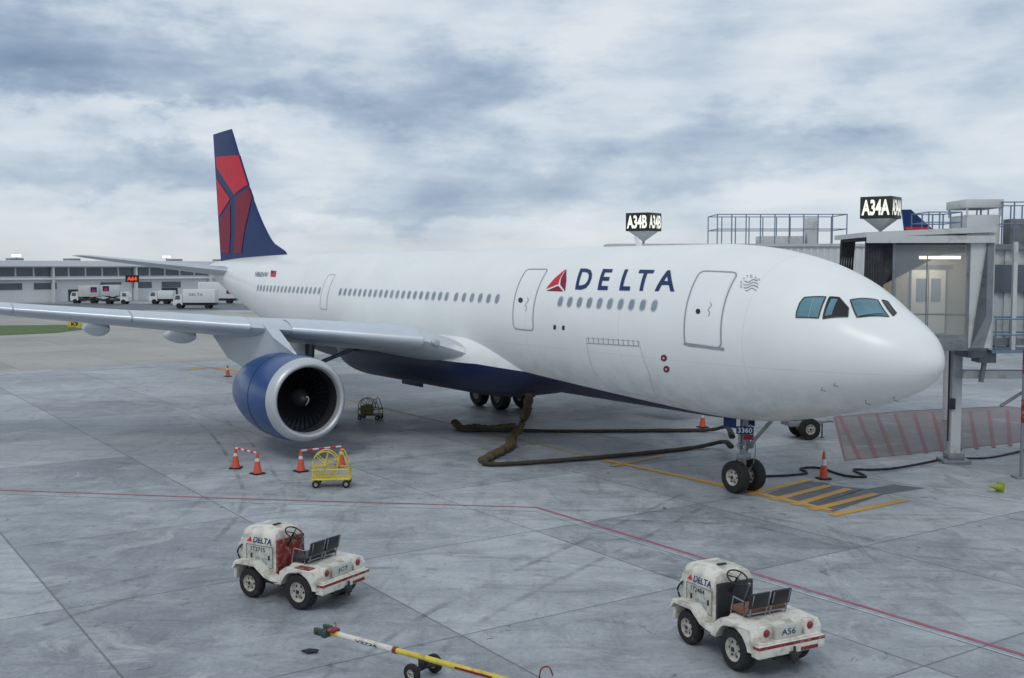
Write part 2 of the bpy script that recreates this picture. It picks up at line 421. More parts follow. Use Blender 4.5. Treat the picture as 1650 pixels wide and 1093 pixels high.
def ftext(name,s,cor,mt,off=.012,parent=None,bold=.03,shear=0.,space=1.):
    V,Fa=text2d(s,bold,shear,space); Q=[hit2(*q) for q in cor]
    w=abs(Q[1][0]-Q[0][0]); h=abs(Q[3][1]-Q[0][1])*2.8
    V,Fa,_=refine(V,Fa,.14,(w,h))
    def bl(x,y):
        return tuple((Q[0][j]*(1-x)+Q[1][j]*x)*(1-y)+(Q[3][j]*(1-x)+Q[2][j]*x)*y for j in (0,1))
    return onfus(name,[bl(x,y) for x,y in V],Fa,mt,off,parent)
def fline(name,pxl,w,mt,off=.008,parent=None,closed=False,ishit=False):
    P=pxl if ishit else [hit2(*q) for q in pxl]
    if closed: P=P+[P[0]]
    pts=[]
    for a_,c_ in zip(P[:-1],P[1:]):
        n=max(1,int(math.hypot(a_[0]-c_[0],(a_[1]-c_[1])*2.7)/.12))
        for i in range(n): pts.append((a_[0]+(c_[0]-a_[0])*i/n,a_[1]+(c_[1]-a_[1])*i/n))
    pts.append(P[-1])
    b=BM(); L=[];Q=[]
    p3=[fpt(s,t,off) for s,t in pts]
    for i,(s,t) in enumerate(pts):
        d=p3[min(i+1,len(p3)-1)]-p3[max(i-1,0)]; sd=fnorm(s,t).cross(d).normalized()*w/2
        L.append(b.verts.new(p3[i]+sd)); Q.append(b.verts.new(p3[i]-sd))
    for i in range(len(pts)-1): b.faces.new((L[i],L[i+1],Q[i+1],Q[i]))
    me=bpy.data.meshes.new(name); b.to_mesh(me); b.free(); me.materials.append(M[mt])
    o=bpy.data.objects.new(name,me); C.objects.link(o); o.parent=parent or PL; return o
def rrect(s0,s1,z0,z1,r,n=5):
    pts=[]
    for cx,cy,a in ((s1-r,z1-r,0),(s0+r,z1-r,90),(s0+r,z0+r,180),(s1-r,z0+r,270)):
        for k in range(n+1): t=R(a+90*k/n); pts.append((cx+r*math.cos(t),cy+r*math.sin(t)))
    return pts
def z2th(s,z):
    zc,h,w=prof(s); return math.asin(max(-1,min(1,(z-zc)/h)))
for (a_,b_,n_) in ((8.3,13.25,10),(17.3,20.35,6),(21.1,31.3,20),(33.8,42.6,17)):
    for i in range(n_):
        s=a_+(b_-a_)*i/(n_-1)
        P=[(x,z2th(x,z)) for x,z in rrect(s-.15,s+.15,5.81,6.2,.13,3)]
        w_=onfus('cabin_window',P,[tuple(range(len(P)))],'seam',.008)
        P=[(x,z2th(x,z)) for x,z in rrect(s-.11,s+.11,5.85,6.16,.1,3)]
        onfus('pane',P,[tuple(range(len(P)))],'cabwin',.013,w_)
def door(cors,w,win=None,handle=None):
    Q=[hit2(*q) for q in cors]
    pts=[]; n=4
    def bl(x,y): return tuple((Q[0][j]*(1-x)+Q[1][j]*x)*(1-y)+(Q[3][j]*(1-x)+Q[2][j]*x)*y for j in (0,1))
    r=.13; ry=.07
    for cx,cy,a in ((1-r,ry,-90),(1-r,1-ry,0),(r,1-ry,90),(r,ry,180)):
        for k in range(n+1): t=R(a+90*k/n); pts.append(bl(cx+r*math.cos(t),cy+ry*math.sin(t)))
    V,Fa,_=refine([bl(x,y) for x,y in ((0.05,0.03),(.95,.03),(.95,.97),(.05,.97))],[(0,1,2,3)],.2,(1,2.6))
    d=onfus('cabin_door',V,Fa,'fus',.004)
    fline('door_outline',pts,w,'outline',.012,d,True,True)
    if win: fpoly('door_window',[(win[0]+4*math.cos(k*math.pi/4),win[1]+4.5*math.sin(k*math.pi/4)) for k in range(8)],'darkglass',.012,d)
    if handle:
        u,v=handle; fline('door_handle',[(u-2,v+10),(u,v+4),(u-3,v),(u+3,v-8),(u+1,v-12)],.035,'outline',.014,d)
    return d
d1=door([(1129,437),(1190,440),(1163,561),(1104,557)],.05,(1125,502),(1144,500))
door([(849,434),(884,434),(860,533),(828,530)],.045,(839,484),(849,492))
door([(530,443),(541,443),(527,499),(516,498)],.03)
fline('door_sill_strip',[(1102,554),(1167,563)],.09,'outline',.014,d1)
for ch,(u0,u1) in zip('DELTA',((927,956),(963,988),(998,1019),(1027,1055),(1055,1087))):
    ftext('airline_lettering',ch,[(u0,467+(u0-927)*.02),(u1-(3 if ch!='A' else 0),467+(u1-927)*.02),(u1,433+(u1-927)*.02),(u0+(3 if ch!='A' else 0),433+(u0-927)*.02)],'text_navy',.014,None,.022,.24)
fpoly('logo_facet',[(912,434),(893,450),(880,466),(900,458),(902,450)],'red',.014)
fpoly('logo_facet',[(913,434),(904,450),(903,459),(911,470),(913,452)],'dred',.014)
fpoly('logo_facet',[(880,469),(900,461),(908,470)],'dred',.014)
for k in range(4):
    yy=453+5*k; hw=math.sqrt(max(0,12**2-(yy-460)**2))
    P=[(1210-hw+2*hw*i/8,yy+2.2*math.sin(i*.8+k*.3)-.4*k) for i in range(9)]
    fline('alliance_mark',P,.03 if k%2 else .04,'outline',.012)
for i,ch in enumerate('SKYTEAM'):
    a=R(186-i*25); u=1210+15.5*math.cos(a); v=460-14.5*math.sin(a)
    ftext('alliance_letter',ch,[(u-1.9,v+2.3),(u+1.9,v+2.3),(u+1.9,v-2.3),(u-1.9,v-2.3)],'outline',.012,None,.0)
ftext('registration_lettering','N860NW',[(411,446),(432,447),(433,439),(412,438)],'text_navy',.014,None,.0,.15)
fl=fpoly('flag_emblem',[(436,446),(444,447),(446,437),(437,436)],'red',.014)
fpoly('flag_canton',[(436.5,441),(441,441),(442,437),(437.5,436.5)],'navy',.02,fl)
for q,mt in (([(1296,480),(1331,479),(1319,513),(1283,512),(1284,503),(1289,489)],'glass'),([(1337,479),(1352,480),(1367,497),(1366,511),(1326,514)],'darkglass'),([(1370,484),(1414,484),(1432,511),(1381,512)],'glass'),([(1421,484),(1430,486),(1444,505),(1439,510)],'darkglass')):
    w_=fpoly('cockpit_window',q,mt,.014); fline('window_frame',q,.04,'dark',.018,w_,True)
    if mt=='darkglass' and q[0][0]==1337: fpoly('open_pane',[(1340,482),(1350,483),(1340,508),(1329,510)],'glass',.02,w_)
    if mt=='glass' and q[0][0]==1296: fline('window_post',[(1312,481),(1303,512)],.02,'outline',.02,w_)
    if mt=='glass' and q[0][0]==1370: fline('wiper',[(1384,511),(1425,507)],.025,'dark',.03,w_)
fline('cargo_door_outline',[(945,545),(1030,550),(1046,600),(1060,642),(985,628),(958,600),(945,545)],.022,'seam')
for i in range(11):
    u=948+i*8; v=543+i*.55; fline('cargo_hinge',[(u,v),(u+1,v+9)],.03,'outline',.012)
fline('hinge_line',[(945,553),(1030,558)],.025,'outline',.01)
for (u,v) in ((1070,577),(1074,595)):
    q=fpoly('static_port',[(u+5*math.cos(k*math.pi/5),v+5.5*math.sin(k*math.pi/5)) for k in range(10)],'dred',.012)
    fpoly('port_centre',[(u+2*math.cos(k*math.pi/4),v+2*math.sin(k*math.pi/4)) for k in range(8)],'seam',.02,q)
for (u,v) in ((894,528),(908,529)): fpoly('small_vent',[(u-2,v-4),(u+2,v-4),(u+2,v+3),(u-2,v+3)],'dark',.012)
for (u,v) in ((1325,625),(1345,618),(1440,640),(1395,645)):
    s,t=hit2(u,v); p0=fpt(s,t); n0=fnorm(s,t); b=BM(); tube(b,[p0,p0+n0*.1,p0+n0*.12+Vector((-.15,0,0))],.015,6); mk('probe',b,'steel',PL)
b=BM(); prism(b,[(12,-.02,7.93),(12.3,-.02,7.93),(12.45,-.02,8.3),(12.3,-.02,8.3)],(0,.04,0)); mk('antenna',b,'white',PL)
def sst(x): x=max(0,min(1,x)); return x*x*(3-2*x)
b=BM(); rows=[]
for i in range(67):
    s=13.2+i*(35.8-13.2)/66; r=sst((s-13.2)/7)*sst((35.8-s)/6); w=1.3+1.85*r; h=.6+.98*r; zc=3.38+.05*r; row=[]
    for k in range(48):
        t=2*math.pi*k/48; c_,s_=math.cos(t),math.sin(t); e=2/2.5
        row.append(b.verts.new((s,w*math.copysign(abs(c_)**e,c_),zc+h*math.copysign(abs(s_)**e,s_))))
    rows.append(row)
for p_,q_ in zip(rows[:-1],rows[1:]):
    for k in range(48): b.faces.new((p_[k],p_[(k+1)%48],q_[(k+1)%48],q_[k]))
b.faces.new(rows[0]); b.faces.new(rows[-1]); mk('belly_fairing',b,'fus',PL,50)
def naca(x): return 5*(.2969*math.sqrt(max(x,0))-.126*x-.3516*x*x+.2843*x**3-.1036*x**4)
WST=[(2.0,18.4,30.6,3.6,3.7,1.2),(2.8,18.9,30.6,3.72,3.75,1.25),(3.4,19.55,30.65,3.98,3.8,1.3),(4.2,20.15,30.7,4.27,3.9,1.3),(6.5,21.55,30.85,4.5,4.1,1.15),(9.37,23.35,31.1,4.78,4.38,.95),(13.5,25.8,32.5,5.15,4.85,.75),(18.4,28.75,34.3,5.6,5.4,.55),(24,32.1,36.2,6.12,6.0,.4),(29,35.1,37.9,6.6,6.5,.26),(29.6,35.7,38.2,6.68,6.6,.12)]
def wst(y):
    for a_,c_ in zip(WST[:-1],WST[1:]):
        if a_[0]<=y<=c_[0]:
            t=(y-a_[0])/(c_[0]-a_[0]); return [a_[j]*(1-t)+c_[j]*t for j in range(6)]
    return list(WST[-1])
def wsurf(y,x,up,infl=1.,fwd=0.,sg=1):
    _,le,te,zl,zt,th=wst(y); c_=te-le
    z=zl+(zt-zl)*x+(1 if up else -1)*naca(x)*th*infl*(1.05 if up else .8)
    return Vector((le+c_*x-fwd,sg*y,z))
def wingmesh(sg):
    b=BM(); rows=[]; n=14; ys=[]
    for a_,c_ in zip(WST[:-1],WST[1:]): ys+= [a_[0]+(c_[0]-a_[0])*k/3 for k in range(3)]
    ys.append(WST[-1][0])
    for y in ys:
        xs=[.5*(1-math.cos(math.pi*k/n)) for k in range(n+1)]
        rows.append([b.verts.new(wsurf(y,x,True,sg=sg)) for x in xs[::-1]]+[b.verts.new(wsurf(y,x,False,sg=sg)) for x in xs[1:]])
    for p_,q_ in zip(rows[:-1],rows[1:]):
        m_=len(p_)
        for k in range(m_):
            try: b.faces.new((p_[k],p_[(k+1)%m_],q_[(k+1)%m_],q_[k]))
            except ValueError: pass
    b.faces.new(rows[0]); b.faces.new(rows[-1])
    return b
for sg in (1,-1):
    w=mk('wing',wingmesh(sg),'greyw',PL,40)
    for (y0,y1) in ((4.3,8.7),(10.1,14.0),(14.06,17.9),(17.96,21.8),(21.86,25.5),(25.56,28.9)):
        b=BM(); rows=[]
        for k in range(9):
            y=y0+(y1-y0)*k/8; xs=[.14*(j/6)**2 for j in range(7)]
            rows.append([b.verts.new(wsurf(y,x,True,1.06,.05,sg)) for x in xs[::-1]]+[b.verts.new(wsurf(y,x,False,1.06,.05,sg)) for x in xs[1:5]])
        for p_,q_ in zip(rows[:-1],rows[1:]):
            for k in range(len(p_)-1): b.faces.new((p_[k],p_[k+1],q_[k+1],q_[k]))
        mk('leading_edge_slat',b,'slat',w,50)
    for (y,s0,L_,zz) in ((7.2,28.0,5.2,3.84),(10.7,28.6,5.0,4.26),(14.1,29.4,4.9,4.66),(18.2,31.3,4.4,5.16),(22.2,34,3.4,5.65)):
        b=BM(); rr=[]
        for k in range(15): x=k/14; rr.append((x*L_,.34*math.sin(math.pi*min(1,x*1.0)**.8)**.75+.01))
        lathe(b,rr,(s0,sg*y,zz),(1,0,-.045),18); bmesh.ops.scale(b,vec=(1,.7,1),space=Matrix.Translation((0,-sg*y,0)),verts=b.verts[:])
        mk('flap_track_fairing',b,'greyw',w)
    for (y,x0) in ((5.2,.55),(9,.7)):
        b=BM(); P=[wsurf(yy,.72,True,1.01,0,sg)+Vector((0,0,.012)) for yy in (y,y+1,y+2,y+3,y+3.6)]
        tube(b,P,.012,4); mk('flap_gap_line',b,'dark',w)
    b=BM(); prism(b,[(35.9,sg*29.5,6.65),(38.2,sg*29.5,6.6),(39.2,sg*30.1,8.1),(38.2,sg*30.1,8.1)],(0,sg*.06,0)); mk('winglet',b,'navy',w)
    pz=wsurf(3.9,0,True,1,0,sg); b=BM(); lathe(b,[(0,0),(0.02,.12),(.1,.16),(.5,.16)],pz+Vector((-.12,0,.05)),(1,0,0),16); mk('landing_lamp',b,'lip',w)
    E=Vector((19.65,sg*9.4,2.3))
    b=BM(); lathe(b,[(.42,1.565),(.8,1.61),(1.6,1.65),(2.6,1.63),(3.4,1.54),(4.2,1.38),(4.9,1.2),(4.88,1.16),(4.2,1.2)],E,(1,0,0),64)
    en=mk('engine',b,'cowl',PL,50)
    b=BM(); lathe(b,[(.42,1.568),(.22,1.52),(.08,1.45),(.015,1.38),(0,1.33),(.03,1.28),(.12,1.235),(.3,1.215)],E,(1,0,0),64); mk('inlet_lip',b,'lip',en,60)
    b=BM(); lathe(b,[(.3,1.215),(.8,1.2),(1.1,1.225),(1.6,1.24),(2.2,1.2),(2.2,0)],E,(1,0,0),48); mk('inlet_duct',b,'duct',en,60)
    b=BM()
    for k in range(34):
        t=2*math.pi*k/34; P=[]
        for j in range(6):
            r=.36+(1.2-.36)*j/5; tw=R(20+38*j/5); ch=.13+.03*j/5; cc=Vector((E.x+1.0,E.y+r*math.cos(t+.1*j/5),E.z+r*math.sin(t+.1*j/5)))
            tg=Vector((0,-math.sin(t),math.cos(t))); d=Vector((1,0,0))*math.cos(tw)+tg*math.sin(tw)
            P.append((b.verts.new(cc-d*ch),b.verts.new(cc+d*ch)))
        for p_,q_ in zip(P[:-1],P[1:]): b.faces.new((p_[0],p_[1],q_[1],q_[0]))
    mk('fan',b,'blade',en,180)
    b=BM(); lathe(b,[(.42,0),(.46,.07),(.6,.17),(.78,.27),(.92,.34),(1.1,.37),(1.4,.37)],E,(1,0,0),32); sp=mk('spinner',b,'dark',en,60)
    b=BM(); tube(b,[E+Vector((.49+.36*k/12,(.10+.23*k/12)*math.cos(2.2+k*.16),(.10+.23*k/12)*math.sin(2.2+k*.16))) for k in range(13)],[.01+.03*math.sin(math.pi*k/12) for k in range(13)],6); mk('spinner_swirl',b,'white',en)
    b=BM(); lathe(b,[(4.0,1.0),(4.9,.92),(5.7,.72),(6.0,.64),(5.95,.6),(5.4,.6)],E,(1,0,0),32); mk('core_nozzle',b,'steel',en,60)
    b=BM(); lathe(b,[(5.2,.45),(6.1,.35),(6.8,.05)],E,(1,0,0),24); mk('exhaust_plug',b,'dark',en,60)
    b=BM(); lathe(b,[(2.0,1.646),(2.0,1.652),(2.03,1.652),(2.03,1.646)],E,(1,0,0),64); mk('cowl_seam',b,'dark',en)
    b=BM(); y=E.y
    def pyl(b,pts,w0):
        e_=len(pts)
        L=[b.verts.new((p[0],y-(w0 if i not in (0,e_-1) else .04),p[1])) for i,p in enumerate(pts)]
        Q=[b.verts.new((p[0],y+(w0 if i not in (0,e_-1) else .04),p[1])) for i,p in enumerate(pts)]
        b.faces.new(L); b.faces.new(Q[::-1])
        for i in range(e_): b.faces.new((L[i],Q[i],Q[(i+1)%e_],L[(i+1)%e_]))
    pyl(b,[(20.9,3.93),(22.6,4.5),(23.6,4.98),(24.6,5.12),(26.2,4.9),(29.6,4.2),(27.8,3.35),(25.4,3.0),(23.8,3.3),(22,3.7)],.24)
    bmesh.ops.triangulate(b,faces=b.faces[:]); mk('pylon',b,'greyw',PL,30)
# fin
LE=[plane(*q) for q in ((374,208),(386,249),(398,288),(412,330),(428,368),(442,392),(461,406))]
LE=sorted([(z,s) for s,z in LE]); LE=[(6.9,LE[0][1]-1.2)]+LE
TE=sorted([(z,s) for s,z in (plane(343,210),plane(355,408))]); dz=(TE[1][1]-TE[0][1])/(TE[1][0]-TE[0][0]); TE=[(6.5,TE[0][1]+dz*(6.5-TE[0][0]))]+TE
ZT=LE[-1][0]
def finle(z): return pchip(LE,z)
def finte(z): return pchip(TE,z)
def finy(s,z):
    a_,c_=finle(z),finte(z); ch=c_-a_; x=max(0,min(1,(s-a_)/ch)); return naca(x)*min(.1*ch,.72)*.5*(1 if z<ZT-.3 else .6)
b=BM(); rows=[]; zs=[7.0+(ZT-7.0)*i/40 for i in range(41)]
for z in zs:
    a_,c_=finle(z),finte(z); xs=[.5*(1-math.cos(math.pi*k/16)) for k in range(17)]
    rows.append([b.verts.new((a_+(c_-a_)*x,finy(a_+(c_-a_)*x,z),z)) for x in xs]+[b.verts.new((a_+(c_-a_)*x,-finy(a_+(c_-a_)*x,z),z)) for x in xs[-2:0:-1]])
for p_,q_ in zip(rows[:-1],rows[1:]):
    for k in range(len(p_)): b.faces.new((p_[k],p_[(k+1)%len(p_)],q_[(k+1)%len(p_)],q_[k]))
b.faces.new(rows[-1]); fin=mk('vertical_fin',b,'navy',PL,50)
def finpoly(name,pxl,mt):
    P=[]
    for a_,c_ in zip(pxl,pxl[1:]+pxl[:1]):
        for k in range(6): P.append(plane(a_[0]+(c_[0]-a_[0])*k/6,a_[1]+(c_[1]-a_[1])*k/6,.15))
    P=[(min(max(x,finle(z)+.05),finte(z)-.03),z) for x,z in P]
    V,Fa,_=refine(P,[tuple(range(len(P)))],.4)
    for sg in (1,-1):
        b=BM(); vs=[b.verts.new((x,sg*(finy(x,z)+.03),z)) for x,z in V]
        for f in Fa: b.faces.new([vs[i] for i in f])
        mk(name,b,mt,fin,180)
finpoly('red_tail_facet',[(345,253),(395,249),(408,290),(392,302),(378,314),(347,270)],'red')
finpoly('red_tail_facet',[(346,287),(371,321),(350,350)],'red')
finpoly('dark_red_tail_facet',[(350,356),(371,329),(371,372),(368,408),(354,408)],'dred')
finpoly('dark_red_tail_facet',[(380,319),(407,297),(402,340),(395,372),(389,408),(376,408),(380,365)],'dred')
for sg in (1,-1):
    rows=[]
    HS=[(.5,49.6,56.6,6.75,.75),(1.4,50.4,56.6,6.95,.7),(5.3,52.6,57.1,7.42,.45),(9.0,54.5,57.5,7.88,.24),(9.5,55.1,57.7,7.95,.1)]
    b=BM()
    for (y,le,te,z,th) in HS:
        xs=[.5*(1-math.cos(math.pi*k/10)) for k in range(11)]
        rows.append([b.verts.new((le+(te-le)*x,sg*y,z+naca(x)*th*.9)) for x in xs]+[b.verts.new((le+(te-le)*x,sg*y,z-naca(x)*th*.9)) for x in xs[-2:0:-1]])
    for p_,q_ in zip(rows[:-1],rows[1:]):
        for k in range(len(p_)): b.faces.new((p_[k],p_[(k+1)%len(p_)],q_[(k+1)%len(p_)],q_[k]))
    b.faces.new(rows[-1]); mk('horizontal_stabiliser',b,'greyw',PL,50)
# nose gear
GS=6.97
b=BM(); cyl(b,(GS,0,2.7),(GS,0,1.15),.13); cyl(b,(GS,0,1.2),(GS,0,.52),.085); cyl(b,(GS,-.45,.52),(GS,.45,.52),.075)
cyl(b,(GS,0,1.3),(GS-1.3,0,2.6),.06); cyl(b,(GS,.12,1.25),(GS+.35,.0,.95),.04); cyl(b,(GS+.35,0,.95),(GS+.05,.0,.6),.04)
cyl(b,(GS-.05,-.32,1.55),(GS-.05,.32,1.55),.07); cyl(b,(GS,.2,1.9),(GS,.2,1.4),.05); cyl(b,(GS,-.2,1.9),(GS,-.2,1.4),.05); box(b,(GS,0,1.15),(.3,.4,.22),.04)
tube(b,smoothpts([(GS-.1,.15,2.2),(GS-.25,.2,1.6),(GS-.15,.2,1.0),(GS,.1,.7)],5),.02,6); tube(b,smoothpts([(GS-.1,-.15,2.2),(GS-.3,-.2,1.5),(GS-.2,-.2,.9),(GS,-.1,.65)],5),.018,6)
ng=mk('nose_gear',b,'steel',PL)
for y in (-.36,.36): wheel('wheel',ng,(GS,y,.525),(0,1,0),.525,.36,.27)
for y in (-.14,.14):
    b=BM(); lathe(b,[(0,.08),(.04,.09),(.12,.04)],(GS-.22,y,1.5),(1,0,0),14); mk('taxi_lamp',b,'lip',ng)
for sg in (1,-1):
    b=BM(); bx(b,GS-.05,GS+.5,sg*.42-.015,sg*.42+.015,2.1,2.5,.01); mk('gear_door',b,'navy',ng)
rm=Matrix.Rotation(R(-45),4,'Z'); rr=rm.to_3x3(); xd=rr@Vector((0,-1,0)); nrm=rr@Vector((-1,0,0)); cc=Vector((GS-.3,.28,2.06))
b=BM(); box(b,cc,(.03,.54,.24),.01,rm); npl=mk('number_panel',b,'navy',ng)
flat_text('number_lettering','3360',cc+nrm*.019-xd*.22+Vector((0,0,-.08)),xd*.44,Vector((0,0,.16)),'white',npl,.01)
b=BM(); box(b,cc+xd*.1+Vector((0,0,-.22)),(.03,.3,.17),.01,rm); mk('red_panel',b,'dred',npl)
for sg in (1,-1):
    y=sg*5.34; b=BM(); cyl(b,(29.2,y,.75),(29.2,y,2.3),.17); cyl(b,(29.2,y,2.2),(28.9,y,4.1),.24); cyl(b,(28.1,y,.72),(30.3,y,.72),.14)
    cyl(b,(29.1,y,2.6),(28.9,y-sg*2.2,3.4),.1); cyl(b,(29.2,y,2.3),(30.6,y,3.8),.08)
    for s in (28.2,30.2): cyl(b,(s,y-.85,.7),(s,y+.85,.7),.1)
    mg=mk('main_gear',b,'steel',PL)
    for s in (28.2,30.2):
        for dy in (-.68,.68): wheel('wheel',mg,(s,y+dy,.7),(0,1,0),.7,.5,.34)
    b=BM(); box(b,(29.3,y+sg*.45,2.8),(1.7,.05,2.0),.02); mk('gear_door',b,'greyw',mg)
b=BM(); bx(b,27.9,30.0,-.02,.02,1.45,2.0,.01); mk('belly_gear_door',b,'navy',PL)
# ---------------------------------------------------------------- GROUND
b=BM(); b.faces.new([b.verts.new(p) for p in ((-3000,-300,0),(3000,-300,0),(3000,5000,0),(-3000,5000,0))])
tag(mk('ground',b,'concrete',smooth=False),kind='structure')
sheet('taxiway',[g(-500,640),g(0,600),g(380,578),g(1000,560),g(1900,540),g(1900,500),g(-200,505),g(-900,510)],'tan',.004)
sheet('service_road',[g(-300,500),g(400,500),g(900,498),g(900,489),g(-300,490)],'asph',.008)
sheet('grass',[g(-300,544),g(0,541),g(90,537),g(135,531),g(105,524),g(0,525),g(-300,527)],'grass',.03)
strip('red_painted_line',[g(-300,786),g(0,790),g(420,805),g(865,818),g(1250,935),g(1650,1056),g(1800,1100)],.12,'pred',.008)
strip('white_painted_line',[g(-300,792),g(0,796),g(420,811),g(863,824),g(1248,942),g(1650,1064),g(1800,1110)],.05,'pwhite',.012)
cl0=N+A*3.2; cl1=N+A*75
strip('yellow_centre_line',[cl0,cl1],.18,'pyelf',.008)
strip('apron_edge_line',[g(-200,612),g(0,604),g(300,588),g(380,582)],.25,'pwhite',.012)
strip('yellow_edge_line',[g(300,596),g(345,592),g(400,600)],.7,'pyel',.016)
strip('white_stand_line',[g(1390,768),g(1500,786),g(1650,810),g(1750,826)],.1,'pwhite',.008)
strip('taxi_line',[g(0,517),g(200,530),g(380,545)],.3,'pyelf',.012)
for q in ([(1232,797),(1300,775),(1340,780),(1262,804)],[(1262,806),(1340,782),(1395,788),(1310,815)],[(1340,826),(1425,797),(1492,787),(1440,781),(1385,790),(1300,818)]):
    sheet('asphalt_patch',[g(*p_) for p_ in q],'asph',.004)
for (u0,v0,u1,v1) in ((1205,797,1305,773),(1245,806,1335,783),(1280,814,1368,788),(1308,822,1412,796),(1340,831,1460,806)):
    strip('yellow_stop_bar',[g(u0,v0),g(u1,v1)],.3,'pyel',.012)
strip('yellow_lead_line',[g(975,742),g(1160,781),g(1340,823)],.24,'pyel',.016)
strip('yellow_cross_line',[g(985,752),g(1070,735)],.25,'pyelf',.02)
HP=[g(1345,672),g(1470,662),g(1620,655),g(1750,668),g(1750,706),g(1650,712),g(1362,743)]
sheet('hatched_ground',HP,'brownpatch',.004)
strip('red_hatch_border',[HP[0],HP[-1],HP[-2],HP[-3]],.13,'pred2',.008); strip('red_hatch_border',[HP[0],HP[1],HP[2],HP[3]],.13,'pred2',.012)
for i in range(12):
    u=1385+i*27; strip('red_hatch_stripe',[g(u,740-i*2.3),g(u-32+i*3,670-i*1.0 if i<9 else 661)],.15,'pred2',.016)
for i,(pts) in enumerate([[(40,1000),(300,930),(620,905),(1000,930),(1300,1000)],[(600,1093),(760,980),(1010,860),(1130,800)],[(1650,900),(1400,880),(1200,840),(900,830)],[(60,640),(300,660),(420,780),(360,900)]]):
    P=smoothpts([g(*q) for q in pts],10)
    for k,off in enumerate((-.62,.62)):
        Q=[]
        for j,p_ in enumerate(P):
            d=(P[min(j+1,len(P)-1)]-P[max(j-1,0)]).normalized(); Q.append(p_+Vector((-d.y,d.x,0))*off)
        strip('tyre_mark',Q,.15,'skid',.020+.002*(i*2+k))
# ---------------------------------------------------------------- hoses, cables
def hose(name,label,pts,r,mt,flat=.7,cat='hose',group=None):
    b=BM(); P=smoothpts(pts,10); jj=.03 if mt=='hoselight' else .008
    P=[p+Vector((random.uniform(-jj,jj),random.uniform(-jj,jj),0)) for p in P]
    rr=[r*(1+(.14*math.sin(i*1.7)+random.uniform(-.08,.08))*(1 if mt=='hoselight' else .4)) for i in range(len(P))]
    tube(b,P,rr,10,flat); return tag(mk(name,b,mt,None,60),label,cat,group)
def pw(s,y,z):
    q=N+A*s+RT*y; return Vector((q.x,q.y,z))
hose('air_hose','brown canvas air hose dropping from the jet belly and folding onto the concrete',[pw(17.2,1.2,2.3),g(848,665,1.2),g(838,690,.5),g(824,705,.2),g(822,718,.16),g(800,730,.14),g(778,742,.13)],.2,'hoselight')
hose('air_hose','near dark air hose stretched from the folded canvas end to the nose wheel strut',[g(776,744,.12),g(800,748,.1),g(900,742,.1),g(1030,731,.1),g(1120,721,.1),g(1165,712,.4),pw(7.3,.25,1.45)],.11,'hose')
hose('air_hose','far dark air hose lying straight between the belly and the nose wheel',[g(738,682,.14),g(742,692,.12),g(790,693,.1),g(900,695,.1),g(1050,694,.1),g(1140,693,.12),g(1170,688,.5),pw(7.6,-.1,1.7)],.11,'hose')
hose('air_hose','short crumpled canvas hose end lying left of the belly hose',[g(733,680,.25),g(745,690,.14),g(765,688,.14),g(790,690,.14),g(830,686,.16)],.18,'hoselight')
hose('ground_cable','black power cable snaking from the nose wheel toward the bridge support',[g(1215,768,.04),g(1270,766,.04),g(1300,762,.04),g(1290,755,.04),g(1320,754,.04),g(1360,766,.04),g(1395,768,.04),g(1375,757,.04),g(1405,757,.04),g(1445,754,.04),g(1500,744,.04),g(1520,738,.04)],.04,'cable',1.,'cable')
hose('ground_cable','black cable curving from the bridge support to the right edge',[g(1545,738,.04),g(1590,738,.04),g(1640,728,.04),g(1680,715,.04)],.035,'cable',1.,'cable')
# ---------------------------------------------------------------- cones
def cone(p,label,h=.78,tilt=None,mt='orange',group=None):
    t=thing('traffic_cone',label,'cone',p,random.uniform(0,1),group)
    b=BM(); box(b,(0,0,.025),(.42,.42,.05),.02); mk('base',b,'black' if mt=='orange' else mt,t)
    b=BM(); lathe(b,[(.04,.17),(.08,.145),(h,.03),(h+.01,0)],(0,0,0),(0,0,1),20); mk('cone_body',b,mt,t)
    b=BM(); lathe(b,[(h*.5,.094),(h*.72,.066)],(0,0,0),(0,0,1),20); mk('reflective_band',b,'reflect' if mt=='orange' else mt,t)
    if tilt: t.rotation_euler=tilt
    return t
cone(g(380,755),'orange cone at the left end of the left cone pair'); cone(g(415,764),'orange cone at the right end of the left cone pair')
cone(g(485,760),'orange cone just left of the yellow wheeled reel cart'); cone(g(550,752),'orange cone directly behind the yellow wheeled reel cart')
cone(g(367,607),'small distant cone beyond the engine pylon on the edge line'); cone(g(1132,689),'orange cone under the fuselage beside the far hose')
cone(g(1327,772),'dark orange cone near the yellow stop bars',.95)
cone(g(1613,786,.14),'lime green cone lying on its side',.5,(R(80),0,R(-70)),'green').scale=(.8,.8,1.)
def bar(p,q,label):
    a_=Vector((p.x,p.y,.74)); c_=Vector((q.x,q.y,.74)); b=BM(); n=7
    cyl(b,a_,c_,.035,seg=8)
    o=mk('cone_bar',b,'reflect'); tag(o,label,'barrier bar')
    for i in range(1,n,2):
        b=BM(); cyl(b,a_.lerp(c_,i/n),a_.lerp(c_,(i+1)/n),.038,seg=8); mk('red_stripe',b,'red',o)
bar(g(380,755),g(415,764),'red and white bar joining the tops of the left pair of cones'); bar(g(485,760),g(550,752),'red and white bar joining the two cones behind the yellow cart')
